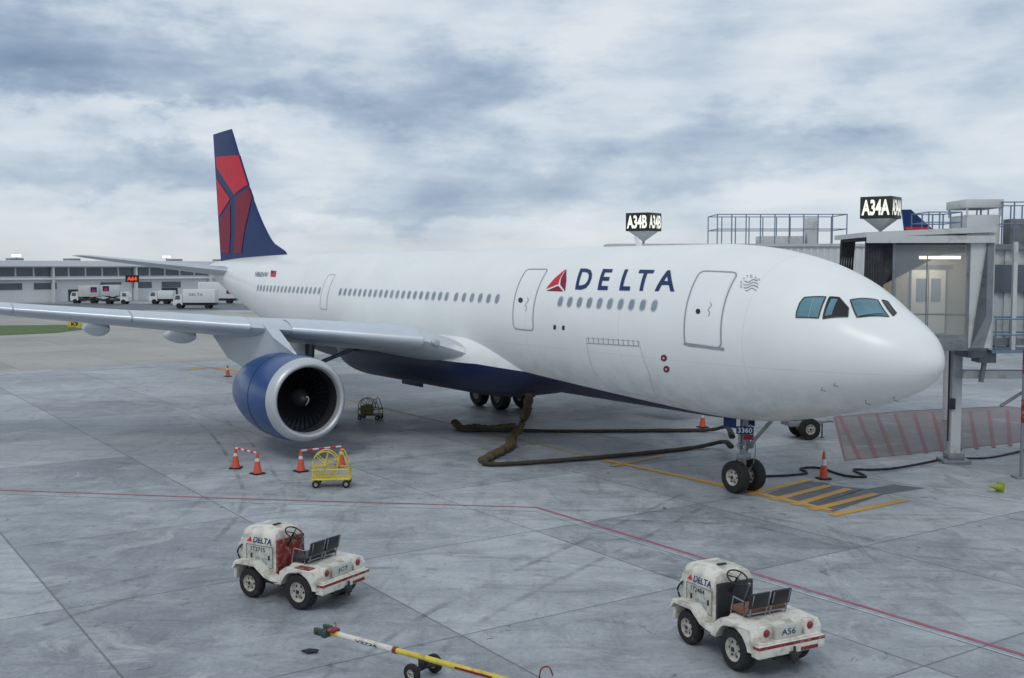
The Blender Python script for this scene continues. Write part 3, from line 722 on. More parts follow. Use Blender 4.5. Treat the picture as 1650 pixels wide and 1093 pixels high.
# ---------------------------------------------------------------- carts
def ringpts(c,r,ax,n=24):
    a_,b_=frame_of(Vector(ax)); return [Vector(c)+a_*r*math.cos(2*math.pi*k/n)+b_*r*math.sin(2*math.pi*k/n) for k in range(n)]
def cart(p,rz,label,mt,sc=1.,extra=False):
    t=thing('reel_cart',label,'cart',p,rz); t.scale=(sc,)*3
    b=BM()
    for y in (-.35,.35): cyl(b,(-.62,y,.28),(.62,y,.28),.035)
    for x in (-.62,0,.62): cyl(b,(x,-.35,.28),(x,.35,.28),.035)
    for x in (-.6,.6):
        for y in (-.35,.35): cyl(b,(x,y,.28),(x,y,.6),.025)
    for y in (-.35,.35): cyl(b,(-.6,y,.6),(.6,y,.6),.025)
    cyl(b,(-.6,-.35,.6),(-.6,.35,.6),.025); cyl(b,(.6,-.35,.6),(.6,.35,.6),.025); bx(b,-.6,.6,-.33,.33,.28,.31)
    mk('frame',b,mt,t)
    b=BM()
    for y in (-.2,.2): tube(b,ringpts((-.2,y,.78),.42,(0,1,0)),.022,6,closed=True)
    for k in range(3):
        a_=k*math.pi/3+.3
        for y in (-.2,.2): cyl(b,(-.2-.42*math.cos(a_),y,.78-.42*math.sin(a_)),(-.2+.42*math.cos(a_),y,.78+.42*math.sin(a_)),.016,seg=6)
    cyl(b,(-.2,-.3,.78),(-.2,.3,.78),.05)
    mk('reel',b,mt,t)
    for y in (-.3,.3):
        b=BM(); tube(b,smoothpts([(.2,y,.6),(.25,y,1.1),(.4,y,1.15),(.6,y,.6)],5),.022,6); mk('handle',b,mt,t)
    if extra:
        b=BM(); bx(b,-.5,.1,-.3,.3,.33,.8,.05); mk('equipment_box',b,'olive',t)
    for x in (-.5,.5):
        for y in (-.38,.38): wheel('wheel',t,(x,y,.13),(0,1,0),.13,.07,.06)
cart(g(535,783),R(4),'bright yellow wheeled reel cart standing beside the cones','yellow',.98)
cart(g(597,676),R(-10),'dull yellow equipment cart on the concrete behind the engine','olive',.85,True)
# ---------------------------------------------------------------- tugs
def tug(p,head,label,num,plate,red):
    t=thing('baggage_tractor',label,'tractor',p,head)
    b=BM(); bx(b,-.5,1.95,-.38,.38,.3,.5,.02); bx(b,.4,1.0,-.6,.6,.4,.47,.01); mk('chassis',b,'dark',t)
    for x,y,r,w in ((1.5,.56,.33,.22),(1.5,-.56,.33,.22),(0,.64,.39,.26),(0,-.64,.39,.26)): wheel('wheel',t,(x,y,r),(0,1,0),r,w,r*.56)
    b=BM(); rows=[]
    for x,wd,zt in ((.92,.43,1.47),(.96,.45,1.5),(1.3,.46,1.52),(1.8,.46,1.5),(1.89,.45,1.46),(1.93,.42,1.4)):
        r=.2; pts=[(wd,.6)]+[(wd-r+r*math.cos(R(a)),zt-r+r*math.sin(R(a))) for a in range(0,91,15)]+[(-wd+r-r*math.sin(R(a)),zt-r+r*math.cos(R(a))) for a in range(0,91,15)]+[(-wd,.6)]
        rows.append([b.verts.new((x,y,z)) for y,z in pts])
    for p_,q_ in zip(rows[:-1],rows[1:]):
        for k in range(len(p_)): b.faces.new((p_[k],p_[(k+1)%len(p_)],q_[(k+1)%len(p_)],q_[k]))
    b.faces.new(rows[0]); b.faces.new(rows[-1]); hd=mk('hood',b,'tugw',t,50)
    for sg in (1,-1):
        b=BM(); bx(b,1.0,1.74,sg*.462-.008,sg*.462+.008,.68,1.14,.006); mk('side_panel',b,'tugpanel',hd)
        b=BM()
        for z in (.68,1.14): cyl(b,(.98,sg*.475,z),(1.76,sg*.475,z),.008,seg=6)
        for x in (.98,1.76): cyl(b,(x,sg*.475,.68),(x,sg*.475,1.14),.008,seg=6)
        mk('panel_trim',b,'steel',hd)
        for x in (1.6,1.08):
            b=BM(); box(b,(x,sg*.485,.9),(.04,.02,.1),.005); mk('latch',b,'dark',hd)
    yy=.477
    flat_text('tractor_lettering','DELTA',(1.56,yy-.006,1.19),(-.54,0,0),(0,-.012,.13),'text_navy',hd,.02,.2)
    flat_text('fleet_number',num,(1.62,yy,1.01),(-.42,0,0),(0,0,.095),'cable',hd,.005)
    flat_text('maker_lettering','TUG',(1.5,yy,.73),(-.36,0,0),(0,0,.16),'outline',hd,.05)
    b=BM(); prism(b,[(1.74,yy-.006,1.2),(1.6,yy-.006,1.2),(1.63,yy-.018,1.31)],(0,.008,0)); mk('logo_mark',b,'red',hd)
    b=BM(); bx(b,1.25,1.33,-.1,.1,1.52,1.55,.01); mk('hood_latch',b,'dark',hd)
    b=BM(); bx(b,1.86,1.97,-.44,.44,.6,1.25,.03); bx(b,1.92,2.02,-.62,.62,.36,.72,.03); mk('front_bumper',b,'tugw',t)
    for y in (-.36,.36):
        b=BM(); lathe(b,[(0,.09),(.06,.09),(.09,.05),(.1,0)],(1.96,y,1.05),(1,0,0),14); mk('headlight',b,'lip',t)
    b=BM(); tube(b,smoothpts([(1.9,.46,1.1),(1.98,.52,.95),(1.9,.5,.75),(1.7,.5,.62)],5),.02,6); mk('front_hose',b,'cable',t)
    for sg in (1,-1):
        b=BM(); prism(b,[(1.98,sg*.44,.62),(1.88,sg*.44,.8),(1.3,sg*.44,.82),(.98,sg*.44,.6),(.62,sg*.44,.5),(.62,sg*.44,.44),(1.02,sg*.44,.54),(1.3,sg*.44,.75),(1.84,sg*.44,.74),(1.94,sg*.44,.6)],(0,sg*.28,0)); bmesh.ops.bevel(b,geom=b.edges[:],offset=.008,segments=1,affect='EDGES'); mk('front_fender',b,'tugw',t,30)
    b=BM(); prism(b,[(-.5,-.49,.5),(.5,-.49,.5),(.5,-.49,.8),(.4,-.49,.9),(-.2,-.49,.92),(-.48,-.49,.9),(-.52,-.49,.78)],(0,.98,0)); bmesh.ops.bevel(b,geom=b.edges[:],offset=.012,segments=2,affect='EDGES'); body=mk('rear_body',b,'tugw',t)
    for sg in (1,-1):
        outer=[(-.56,.5),(-.555,.76),(-.47,.88),(.3,.89),(.46,.78),(.54,.5)]
        arch=[(.455*math.cos(R(a)),.4+.43*math.sin(R(a))) for a in range(12,169,12)]
        poly=outer+arch
        b=BM(); y0=sg*.49;y1=sg*.8
        prism(b,[(x,y0,z) for x,z in poly],(0,y1-y0,0)); bmesh.ops.triangulate(b,faces=[f for f in b.faces if len(f.verts)>4])
        mk('rear_fender',b,'tugw',t,25)
    if red:
        b=BM(); box(b,(-.1,.64,.896),(.4,.22,.01),.003); mk('red_paint_patch',b,'tugred',body)
    b=BM(); bx(b,.5,.9,-.44,.44,.47,.5); bx(b,.86,.925,-.42,.42,.5,1.3,.02); mk('dashboard',b,'tugred' if red else 'dark',t)
    b=BM(); cyl(b,(.88,.12,1.1),(.68,.12,1.43),.022); tube(b,ringpts((.67,.12,1.44),.2,(-.5,0,.85),28),.016,8,closed=True)
    a_,b_=frame_of(Vector((-.5,0,.85)))
    for k in range(3):
        d=a_*math.cos(k*2.09+.5)+b_*math.sin(k*2.09+.5); cyl(b,(.67,.12,1.44),Vector((.67,.12,1.44))+d*.2,.012,seg=6)
    mk('steering_wheel',b,'cable',t)
    b=BM(); cyl(b,(.8,-.15,.95),(.66,-.15,1.25),.012); cyl(b,(.66,-.15,1.25),(.65,-.15,1.3),.03); mk('gear_lever',b,'steel',t)
    b=BM(); box(b,(.22,0,1.0),(.46,.94,.1),.03); st_=mk('seat',b,'vinyl' if red else 'brown',t)
    for y in (.245,-.245):
        b=BM(); box(b,(-.1,y,1.24),(.06,.45,.3),.025,Matrix.Rotation(R(-14),4,'Y')); mk('backrest',b,'vinyl',t)
    b=BM()
    for y in (-.42,-.05,.05,.42): cyl(b,(-.02,y,.9),(-.16,y,1.36),.014,seg=6)
    cyl(b,(-.03,-.46,.98),(-.03,.46,.98),.014,seg=6); mk('seat_frame',b,'steel',t)
    b=BM(); tube(b,[(.05,.47,.9),(.05,.47,1.2),(.35,.47,1.22),(.42,.47,.9)],.014,6); mk('arm_rail',b,'steel',t)
    b=BM(); bx(b,-.7,-.5,-.76,.76,.42,.64,.012); bx(b,-.66,-.4,-.7,.7,.64,.67,.006); rb=mk('rear_bumper',b,'tugw',t)
    b=BM(); bx(b,-.706,-.5,-.762,.762,.575,.63,.004); mk('red_bumper_stripe',b,'tugred',rb)
    b=BM(); bx(b,-.704,-.52,-.6,-.2,.43,.5,.004); mk('worn_paint_patch',b,'tugred',rb)
    b=BM(); bx(b,-.8,-.68,-.07,.07,.3,.46,.02); cyl(b,(-.76,0,.25),(-.76,0,.56),.025); bx(b,-.62,-.5,-.3,.3,.3,.46,.02); mk('hitch',b,'dark',t)
    b=BM(); bx(b,-.6,-.5,-.3,.3,.67,.9,.01); mk('rear_panel',b,'tugpanel',t)
    flat_text('plate_lettering',plate,(-.603,.16,.73),(0,-.32,0),(0,0,.11),'text_navy',t,.01)
    for y in (.5,-.5):
        b=BM(); box(b,(-.54,y,.8),(.1,.22,.26),.012); hs=mk('lamp_housing',b,'tugw',t)
        b=BM(); lathe(b,[(0,.07),(.015,.068),(.03,.04),(.035,0)],(-.59,y,.82),(-1,0,0),16); mk('tail_lamp',b,'lens',hs)
    b=BM(); bx(b,.56,.98,.45,.72,.475,.495); mk('step',b,'dark',t)
def place_tug(rear,front,*a):
    W=g(*rear); Fp=g(*front); h=Vector((Fp.x-W.x,Fp.y-W.y,0)).normalized(); l=Vector((-h.y,h.x,0)); o=W-l*.62
    tug(o,math.atan2(h.y,h.x),*a)
place_tug((487,981),(400,962),'worn white baggage tractor with red cockpit, left one in the foreground','172715','JC7',True)
place_tug((1190,1079),(1107,1037),'worn white baggage tractor with brown seat pad, right one in the foreground','172484','A56',False)
# ---------------------------------------------------------------- tow bar
T0=g(528,1018,.36); T1=g(800,1092,.36); d=(T1-T0).normalized()
tb=thing('tow_bar','white and yellow aircraft tow bar on two small wheels at the bottom edge','tow bar',(T0.x,T0.y,0),math.atan2(d.y,d.x))
b=BM(); cyl(b,(.3,0,.36),(1.7,0,.36),.055); mk('white_tube',b,'tugw',tb)
flat_text('bar_lettering','V2726',(.75,-.058,.335),(.55,0,0),(0,0,.05),'text_navy',tb,.02)
b=BM(); cyl(b,(1.7,0,.36),(5.4,0,.36),.052); cyl(b,(.12,0,.36),(.32,0,.36),.052); mk('yellow_tube',b,'yellow',tb)
b=BM(); cyl(b,(.0,0,.36),(.12,0,.36),.05); mk('red_collar',b,'tugred',tb)
b=BM(); cyl(b,(1.66,0,.36),(1.74,0,.36),.065); mk('joint_collar',b,'tugred',tb)
b=BM(); bx(b,-.02,.08,-.16,.16,.28,.42,.02); bx(b,-.22,.0,-.16,-.08,.3,.44,.02); bx(b,-.22,.0,.08,.16,.3,.44,.02); cyl(b,(-.14,-.2,.36),(-.14,.2,.36),.03); mk('head_clamp',b,'dgreen',tb)
b=BM(); box(b,(.14,0,.42),(.2,.2,.06),.02); cyl(b,(.2,.08,.4),(.05,.14,.5),.02); mk('red_latch',b,'tugred',tb)
b=BM(); cyl(b,(2.35,-.34,.17),(2.35,.34,.17),.03); bx(b,2.28,2.42,-.06,.06,.17,.34,.01); cyl(b,(2.35,0,.2),(2.8,0,.34),.03); mk('axle',b,'dark',tb)
for y in (-.3,.3): wheel('wheel',tb,(2.35,y,.17),(0,1,0),.17,.1,.08)
b=BM(); bx(b,3.1,3.9,-.056,-.05,.34,.38); mk('bar_marking',b,'dred',tb)
b=BM(); tube(b,smoothpts([(-.12,-.06,.0),(-.1,-.03,.12),(-.03,0,.17),(.06,.02,.15),(.12,.04,0)],6),.014,6); o=mk('pull_handle',b,'tugred'); o.location=g(880,1090); tag(o,'small red curved handle at the bottom edge right of the tow bar','handle')
b=BM(); bmesh.ops.create_icosphere(b,subdivisions=3,radius=.13)
for v in b.verts:
    k=1+.35*math.sin(v.co.x*40)*math.cos(v.co.y*33); v.co.x*=1.1*k; v.co.y*=.6*k; v.co.z*=.3
o=mk('glove',b,'cable'); o.location=g(501,1049,.04); tag(o,'crumpled black glove lying on the concrete left of the tow bar','glove')
# ---------------------------------------------------------------- terminal building left
P0=Vector((-128,190,0)); P1=Vector((-52,268,0)); dl=(P1-P0); LL=dl.length; rz=math.atan2(dl.y,dl.x)
tbd=thing('terminal_building','long low white terminal with dark window bands across the far left','building',P0,rz)
b=BM(); bx(b,0,LL,0,25,0,7.6); mk('wall',b,'building',tbd,smooth=False)
b=BM(); bx(b,-1,LL+1,-1.6,26,7.25,8.5,.1); mk('roof',b,'roofw',tbd,smooth=False)
b=BM(); bx(b,0,LL,-.9,0,4.6,4.95); mk('canopy_ledge',b,'roofw',tbd,smooth=False)
n=int(LL/3.6)
for i in range(n):
    x=1+i*3.6; b=BM(); bx(b,x,x+3.2,-.12,-.03,5.3,7.0); w=mk('window',b,'bwin',tbd,smooth=False)
    if i%5==2:
        b=BM(); bx(b,x+3.2,x+3.6,-1.2,-.04,0,7.25); mk('column',b,'building',tbd,smooth=False)
for i in range(int(LL/7)):
    x=2+i*7
    if i%4!=3:
        b=BM(); bx(b,x,x+4.6,-.12,-.03,2.6,3.9); mk('lower_window',b,'bwin',tbd,smooth=False)
    if i%3==1: b=BM(); bx(b,x,x+3.8,-.1,-.03,0,2.5); mk('bay_door',b,'opening',tbd,smooth=False)
for i in range(9):
    b=BM(); x=6+i*12; bx(b,x,x+2.5,6,9,8.5,9.0); mk('roof_unit',b,'bridgeg',tbd,smooth=False)
dp=at(221,449,232); b=BM(); bx(b,-1.4,1.4,-.15,.15,-.75,.75); o=thing('gate_display','black gate display with glowing red characters on the far terminal','sign',(dp.x,dp.y-3,0))
q=mk('display_panel',b,'signblack',o); q.location=(0,0,dp.z)
flat_text('display_lettering','A64',(-1.0,-.17,dp.z-.4),(2.0,0,0),(0,0,.8),'ledred',o,.02)
b=BM(); cyl(b,(0,.1,0),(0,.1,dp.z-.7),.12); mk('pole',b,'steel',o)
def mast(u,v,Y,label):
    top=at(u,v,Y); t=thing('light_mast',label,'light pole',(top.x,top.y,0)); b=BM(); cyl(b,(0,0,0),(0,0,top.z),.2,.1,8); mk('pole',b,'steel',t)
    for k in (-1,0,1): b=BM(); box(b,(k*.7,0,top.z),(.5,.4,.35),.05); mk('floodlight',b,'headlamp',t)
mast(26,412,235,'slender light mast above the far left terminal roof'); mast(268,414,270,'slender light mast above the terminal near the trucks')
def truck(p,rz,label,L=7.3,hbox=3.4,mark=None,sc=1.,lift=0.,bm_='truckw'):
    t=thing('box_truck',label,'truck',p,rz,None); t.scale=(sc,)*3
    b=BM(); bx(b,-L/2,L/2-1.7,-1.2,1.2,1.0+lift,hbox+lift,.05); bxo=mk('cargo_box',b,bm_,t)
    b=BM(); prism(b,[(L/2-1.6,-1.1,.6),(L/2,-1.1,.6),(L/2,-1.1,1.5),(L/2-.35,-1.1,2.4),(L/2-1.6,-1.1,2.5)],(0,2.2,0)); cb=mk('cab',b,'truckw',t,smooth=False)
    b=BM(); prism(b,[(L/2-1.2,-1.115,1.55),(L/2-.25,-1.115,1.55),(L/2-.48,-1.115,2.25),(L/2-1.2,-1.115,2.25)],(0,2.23,0)); mk('cab_window',b,'bwin',cb,smooth=False)
    b=BM(); bx(b,-L/2,L/2-.1,-.9,.9,.55,.95); mk('chassis',b,'dark',t,smooth=False)
    for x in (-L/2+1.4,L/2-1):
        for y in (-1,1): b=BM(); cyl(b,(x,y-.15,.48),(x,y+.15,.48),.48,seg=16); mk('wheel',b,'black',t)
    if lift:
        b=BM()
        for y in (-.8,.8):
            cyl(b,(-L/2+.3,y,.9),(L/2-2,y,1.0+lift),.09,seg=6); cyl(b,(-L/2+.3,y,1.0+lift),(L/2-2,y,.9),.09,seg=6)
        mk('scissor_lift',b,'dark',t)
    for sg in (1,-1):
        if mark=='text': flat_text('box_lettering','DELTA',(-L/2+1*1.0 if sg<0 else L/2-2.8,sg*1.215,2.2),(2.4 if sg<0 else -2.4,0,0),(0,0,.42),'text_navy',bxo,.0)
        if mark=='logo':
            b=BM(); bx(b,-L/2+.4,-L/2+1.7,sg*1.205-.01,sg*1.205+.01,1.9+lift,3.0+lift); mk('blue_marking',b,'navy',bxo,smooth=False)
            b=BM(); prism(b,[(-L/2+.5,sg*1.22-.01,2.05+lift),(-L/2+1.5,sg*1.22-.01,2.05+lift),(-L/2+1.1,sg*1.22-.01,2.7+lift)],(0,.02,0)); mk('red_marking',b,'red',bxo,smooth=False)
    return t
truck(g(316,497),R(180),'plain white box truck, nearest in front of the far terminal',7.3,3.3,'text')
truck(g(345,489),R(180),'white catering truck with blue and red mark behind the nearest box truck',9,4.2,'logo')
truck(g(140,489),R(180),'leftmost pale grey catering truck with blue and red mark',6.0,3.3,'logo',.95,.4,'bridgew')
truck(g(188,490),R(0),'raised pale grey catering truck standing right of the leftmost truck',5.5,3.2,'logo',.95,.7,'bridgew')
truck(g(262,490),R(182),'small white service truck between the catering trucks',4.6,2.6,None)
o=thing('taxiway_sign','small yellow taxiway sign at the end of the grass strip','sign',g(121,531))
b=BM(); bx(b,-.8,.8,-.1,.1,.25,1.0,.03); mk('sign_face',b,'yellow',o)
for x in (-.6,.6): b=BM(); cyl(b,(x,0,0),(x,0,.3),.04,seg=6); mk('leg',b,'dark',o)
flat_text('sign_lettering','K9',(-.4,-.105,.4),(.8,0,0),(0,0,.45),'signblack',o,.04)
# ---------------------------------------------------------------- gate signs
def gate_sign(text,c,w,h,rz,label,post):
    t=thing('gate_sign',label,'sign',(c[0],c[1],0),rz)
    b=BM(); box(b,(0,0,c[2]+h/2),(w,w,h),.02); mk('sign_box',b,'signblack',t)
    for k in range(4):
        a_=k*math.pi/2; xd=Vector((math.cos(a_),math.sin(a_),0)); n_=Vector((math.sin(a_),-math.cos(a_),0))
        flat_text('sign_lettering',text,n_*(w/2+.006)-xd*w*.44+Vector((0,0,c[2]+h*.14)),xd*w*.88,Vector((0,0,h*.72)),'signlit',t,.03)
    b=BM(); q=c[2]
    v=[b.verts.new(p) for p in ((-w*.42,-w*.42,q),(w*.42,-w*.42,q),(w*.42,w*.42,q),(-w*.42,w*.42,q),(-.06,-.06,q-.45),(.06,-.06,q-.45),(.06,.06,q-.45),(-.06,.06,q-.45))]
    for k in range(4): b.faces.new((v[k],v[(k+1)%4],v[4+(k+1)%4],v[4+k]))
    b.faces.new(v[4:]); mk('tapered_bracket',b,'bridgew',t,20)
    b=BM(); cyl(b,(0,0,post),(0,0,q-.4),.06); mk('post',b,'steel',t)
gate_sign('A34A',at(1419,353,42.5),1.22,.84,R(-37),'lit A34A gate sign cube above the open jet bridge cab',8.4)
gate_sign('A34B',at(1037,373,52),1.24,.86,R(-37.5),'lit A34B gate sign cube above the airliner roof',8.2)
# ---------------------------------------------------------------- jet bridge A (open cab)
O=Vector((12.35,38.0,0)); jb=thing('jet_bridge','jet bridge with open lit glass cab beside the airliner nose','jet bridge',O,R(-2))
b=BM(); bx(b,0,4.3,0,3.6,4.5,4.75,.03); bx(b,.2,4.2,-.05,.05,4.3,4.75,.02); mk('cab_floor',b,'bridgeg',jb)
b=BM(); prism(b,[(-.1,-.25,8.25),(4.35,-.25,8.42),(4.35,-.25,8.62),(-.1,-.25,8.42)],(0,4.2,0)); mk('cab_roof',b,'bridgew',jb,20)
b=BM(); bx(b,-.08,4.32,-.28,-.24,8.05,8.3); mk('roof_gutter',b,'bridgew',jb)
for k in range(6):
    b=BM(); x=.02+k*.09; tube(b,[(x+.02*k,.0,4.85),(x-.05,.0,6.5),(x,.05,8.2),(x,3.3,8.2),(x-.05,3.4,6.5),(x+.02*k,3.4,4.85)],.06,6); mk('canopy_bellows',b,'bridged',jb)
b=BM(); prism(b,[(.1,.1,4.8),(.5,.1,4.8),(.62,.1,8.2),(0,.1,8.2)],(0,.03,0)); mk('canopy_curtain',b,'bridged',jb)
b=BM(); prism(b,[(.55,.3,5.4),(.7,.3,6.6),(1.2,.3,7.3),(2.2,.3,7.6),(3.5,.3,7.72),(3.5,.3,8.08),(.55,.3,8.08)],(0,.03,0)); bmesh.ops.triangulate(b,faces=b.faces[:]); mk('canopy_valance',b,'bridged',jb)
b=BM(); bx(b,.6,4.25,2.0,2.08,4.75,8.3); mk('inner_wall',b,'beige',jb,smooth=False)
b=BM()
for x in (1.15,1.65): bx(b,x,x+.02,1.985,1.999,4.8,8.0)
bx(b,1.95,3.7,1.975,1.999,7.15,7.3); mk('wall_seam',b,'bridgeg',jb,smooth=False)
b=BM(); bx(b,2.2,3.45,1.94,1.99,4.78,7.1,.01); dr=mk('inner_door',b,'doorb',jb)
for x in (2.38,2.92): b=BM(); bx(b,x,x+.35,1.925,1.94,5.95,6.8); mk('door_pane',b,'outline',dr,smooth=False)
b=BM(); bx(b,2.815,2.835,1.92,1.94,4.8,7.1); mk('door_gap',b,'dark',dr,smooth=False)
for x in (2.16,3.45): b=BM(); bx(b,x,x+.05,1.93,1.99,4.78,7.15); mk('door_jamb',b,'bridgeg',dr,smooth=False)
b=BM(); bx(b,.7,1.9,1.4,1.98,4.75,5.75,.03); bx(b,.9,1.7,1.3,1.4,5.75,6.0,.02); mk('control_console',b,'bridgeg',jb)
b=BM(); bx(b,1.9,3.3,.15,.24,7.5,7.6); mk('ceiling_lamp',b,'lamp',jb)
b=BM(); bx(b,.6,4.2,.35,2.,8.09,8.14); mk('cab_ceiling',b,'bridgew',jb,smooth=False)
b=BM(); bx(b,1.0,3.5,.0,.02,4.85,8.0); mk('glass_pane',b,'pane',jb,smooth=False)
b=BM()
for x in (.95,3.5): bx(b,x-.04,x+.04,-.03,.03,4.75,8.05)
bx(b,2.08,2.12,-.02,.02,4.85,7.6); bx(b,.99,3.46,-.02,.02,5.55,5.6); bx(b,.9,3.54,-.035,.035,4.7,4.85); mk('glazing_frame',b,'bridgeg',jb,smooth=False)
b=BM(); prism(b,[(3.55,-.1,4.4),(4.3,-.1,4.4),(4.36,-.1,8.4),(3.55,-.1,8.4)],(0,.12,0)); mk('side_panel',b,'bridgew',jb,20)
b=BM(); bx(b,4.25,4.36,.03,3.5,4.4,8.38); mk('rear_panel',b,'bridgew',jb,20)
b=BM(); prism(b,[(3.6,-.16,4.4),(4.05,-.16,4.4),(4.32,-.16,5.4),(4.32,-.16,8.2),(4.1,-.16,8.2),(4.1,-.16,5.5)],(0,.05,0)); bmesh.ops.triangulate(b,faces=b.faces[:]); mk('curved_guard',b,'bridgeg',jb,20)
lp=bpy.data.lights.new('cab_lamp','AREA'); lp.shape='RECTANGLE'; lp.size=1.3; lp.size_y=.3; lp.energy=26; lp.color=(1,.93,.8); lo=bpy.data.objects.new('cab_lamp',lp); C.objects.link(lo); lo.parent=jb; lo.location=(2.6,1.05,7.94)
b=BM(); bx(b,4.4,20,2.2,5.0,4.6,7.9)
for k in range(40): bx(b,4.5+k*.38,4.65+k*.38,2.12,2.2,4.7,7.8)
mk('tunnel',b,'bridgew',jb,smooth=False)
b=BM(); bx(b,4.6,20,2.0,2.1,6.3,7.3)
mk('tunnel_window_band',b,'bwin',jb,smooth=False)
b=BM(); bx(b,4.4,20,1.95,2.15,4.35,4.6); mk('tunnel_rail_beam',b,'bridgeg',jb,smooth=False)
b=BM(); bx(b,4.4,20,1.95,2.15,7.85,8.05); mk('tunnel_top_beam',b,'bridgeg',jb,smooth=False)
b=BM(); bx(b,4.5,9,.2,1.9,4.2,4.3)
for x in (4.6,5.8,7.0,8.2):
    for y in (.2,1.9): cyl(b,(x,y,4.3),(x,y,5.4),.03,seg=6)
for z in (4.85,5.4):
    for y in (.2,1.9): cyl(b,(4.6,y,z),(8.9,y,z),.03,seg=6)
mk('service_platform',b,'rail',jb)
for x in (4.55,5.35,6.0): b=BM(); bx(b,x-.07,x+.07,.5,.65,4.3,8.1); mk('lift_column',b,'bridgew',jb)
b=BM(); bx(b,3.9,9.5,1.2,1.55,3.2,3.5,.03); mk('cross_beam',b,'bridgew',jb)
for x in (3.95,8.4):
    b=BM(); bx(b,x-.19,x+.19,1.9,2.25,.25,4.6,.03); sc_=mk('support_column',b,'bridgew',jb)
    b=BM(); bx(b,x-.5,x+.5,1.6,2.5,0,.14,.03); box(b,(x,2.05,.25),(.6,.6,.22),.03); mk('column_foot',b,'bridgeg',sc_)
    b=BM(); cyl(b,(x-.28,1.95,.8),(x-.28,1.95,4.3),.035,seg=6); box(b,(x-.2,1.85,2.2),(.25,.12,.4),.02); mk('conduit',b,'dark',sc_)
b=BM(); cyl(b,(5.6,2.05,2.1),(7.6,2.05,3.4),.06,seg=8); mk('diagonal_brace',b,'steel',jb)
b=BM(); bx(b,4.3,4.9,.8,1.6,3.8,4.3,.03); bx(b,3.8,4.5,.6,1.8,4.0,4.45,.03); cyl(b,(4.55,1.0,3.8),(4.45,1.0,3.1),.09,seg=10); mk('drive_unit',b,'bridgeg',jb)
b=BM(); box(b,(6.3,1.1,3.35),(.3,.2,.3),.02); mk('yellow_box',b,'yellow',jb)
def railing(name,x0,x1,y0,y1,z0,z1,parent,n):
    b=BM()
    for y in (y0,y1):
        for k in range(n+1): x=x0+(x1-x0)*k/n; cyl(b,(x,y,z0),(x,y,z1),.028,seg=6)
        for f in (.5,1): cyl(b,(x0,y,z0+(z1-z0)*f),(x1,y,z0+(z1-z0)*f),.024,seg=6)
    for x in (x0,x1):
        for f in (.5,1): cyl(b,(x,y0,z0+(z1-z0)*f),(x,y1,z0+(z1-z0)*f),.024,seg=6)
    return mk(name,b,'rail',parent)
railing('roof_railing',3.0,4.2,2.6,4.5,8.5,9.25,jb,3); railing('roof_railing',5.6,9.5,2.4,4.8,8.0,9.6,jb,9)
b=BM(); bx(b,4.4,5.6,2.6,4.4,8.0,9.15,.03); mk('roof_unit',b,'bridgew',jb); b=BM(); bx(b,4.3,5.7,2.5,4.5,9.4,9.72,.03)
for x in (4.4,5.6):
    for y in (2.6,4.4): cyl(b,(x,y,9.1),(x,y,9.5),.04,seg=6)
mk('roof_canopy',b,'bridgew',jb)
for (x0,x1,z1) in ((6.0,6.7,9.0),(7.3,7.9,9.3)): b=BM(); bx(b,x0,x1,2.6,3.3,8.0,z1,.03); mk('roof_unit',b,'bridgeg',jb)
# jet bridge B behind fuselage
O2=Vector((4.5,50,0)); j2=thing('jet_bridge','white ribbed jet bridge with roof railings behind the airliner roof','jet bridge',O2,R(-1))
b=BM(); bx(b,0,12.6,0,3,4.4,8.15)
for k in range(42): bx(b,.1+k*.3,.22+k*.3,-.07,0,4.5,8.05)
mk('tunnel',b,'truckw',j2,smooth=False)
b=BM(); bx(b,-.1,12.8,-.12,3.1,8.15,8.28); mk('tunnel_roof',b,'bridgew',j2,smooth=False)
railing('roof_railing',4.9,10.8,.1,2.7,8.28,9.62,j2,9)
b=BM(); bx(b,9.2,9.7,.8,1.4,8.28,9.5,.02); mk('roof_unit',b,'bridgew',j2); b=BM(); bx(b,7.0,9.0,.8,1.8,8.28,8.65,.02); mk('roof_duct',b,'bridgew',j2)
b=BM(); bx(b,12.6,18,.3,2.7,4.6,7.9); mk('inner_tunnel',b,'bridgeg',j2,smooth=False)
b=BM(); cyl(b,(16.2,1.5,0),(16.2,1.5,4.6),.3); mk('support_column',b,'bridgew',j2)
# far airliner tail
fa=thing('airliner','distant jet showing only its navy fin with a red stripe above the jet bridge','aircraft',(at(1480,400,105).x,105,0),R(0))
px_=[at(1453,338,105),at(1467,338,105),at(1506,373,105),at(1510,395,105),at(1460,395,105)]
b=BM(); prism(b,[(p.x-fa.location.x,-.15,p.z) for p in px_],(0,.3,0)); ff=mk('vertical_fin',b,'navy',fa,20)
b=BM(); q_=[at(1457,366,105),at(1499,366.5,105),at(1505,373,105),at(1459,372,105)]; prism(b,[(p.x-fa.location.x,-.19,p.z) for p in q_],(0,.38,0)); mk('red_stripe',b,'red',ff,20)
b=BM(); lathe(b,[(-3,.4),(0,1.0),(4,1.6),(10,1.9),(28,1.9),(31,1.4),(33,.1)],(0,0,4.5),(1,0,0),32); mk('fuselage',b,'white',fa)
for (x,y) in ((18,-2),(18,2),(29,0)):
    b=BM(); cyl(b,(x,y-.2,.5),(x,y+.2,.5),.5); cyl(b,(x,y,.5),(x,y,3.2),.15); mk('landing_gear',b,'dark',fa)
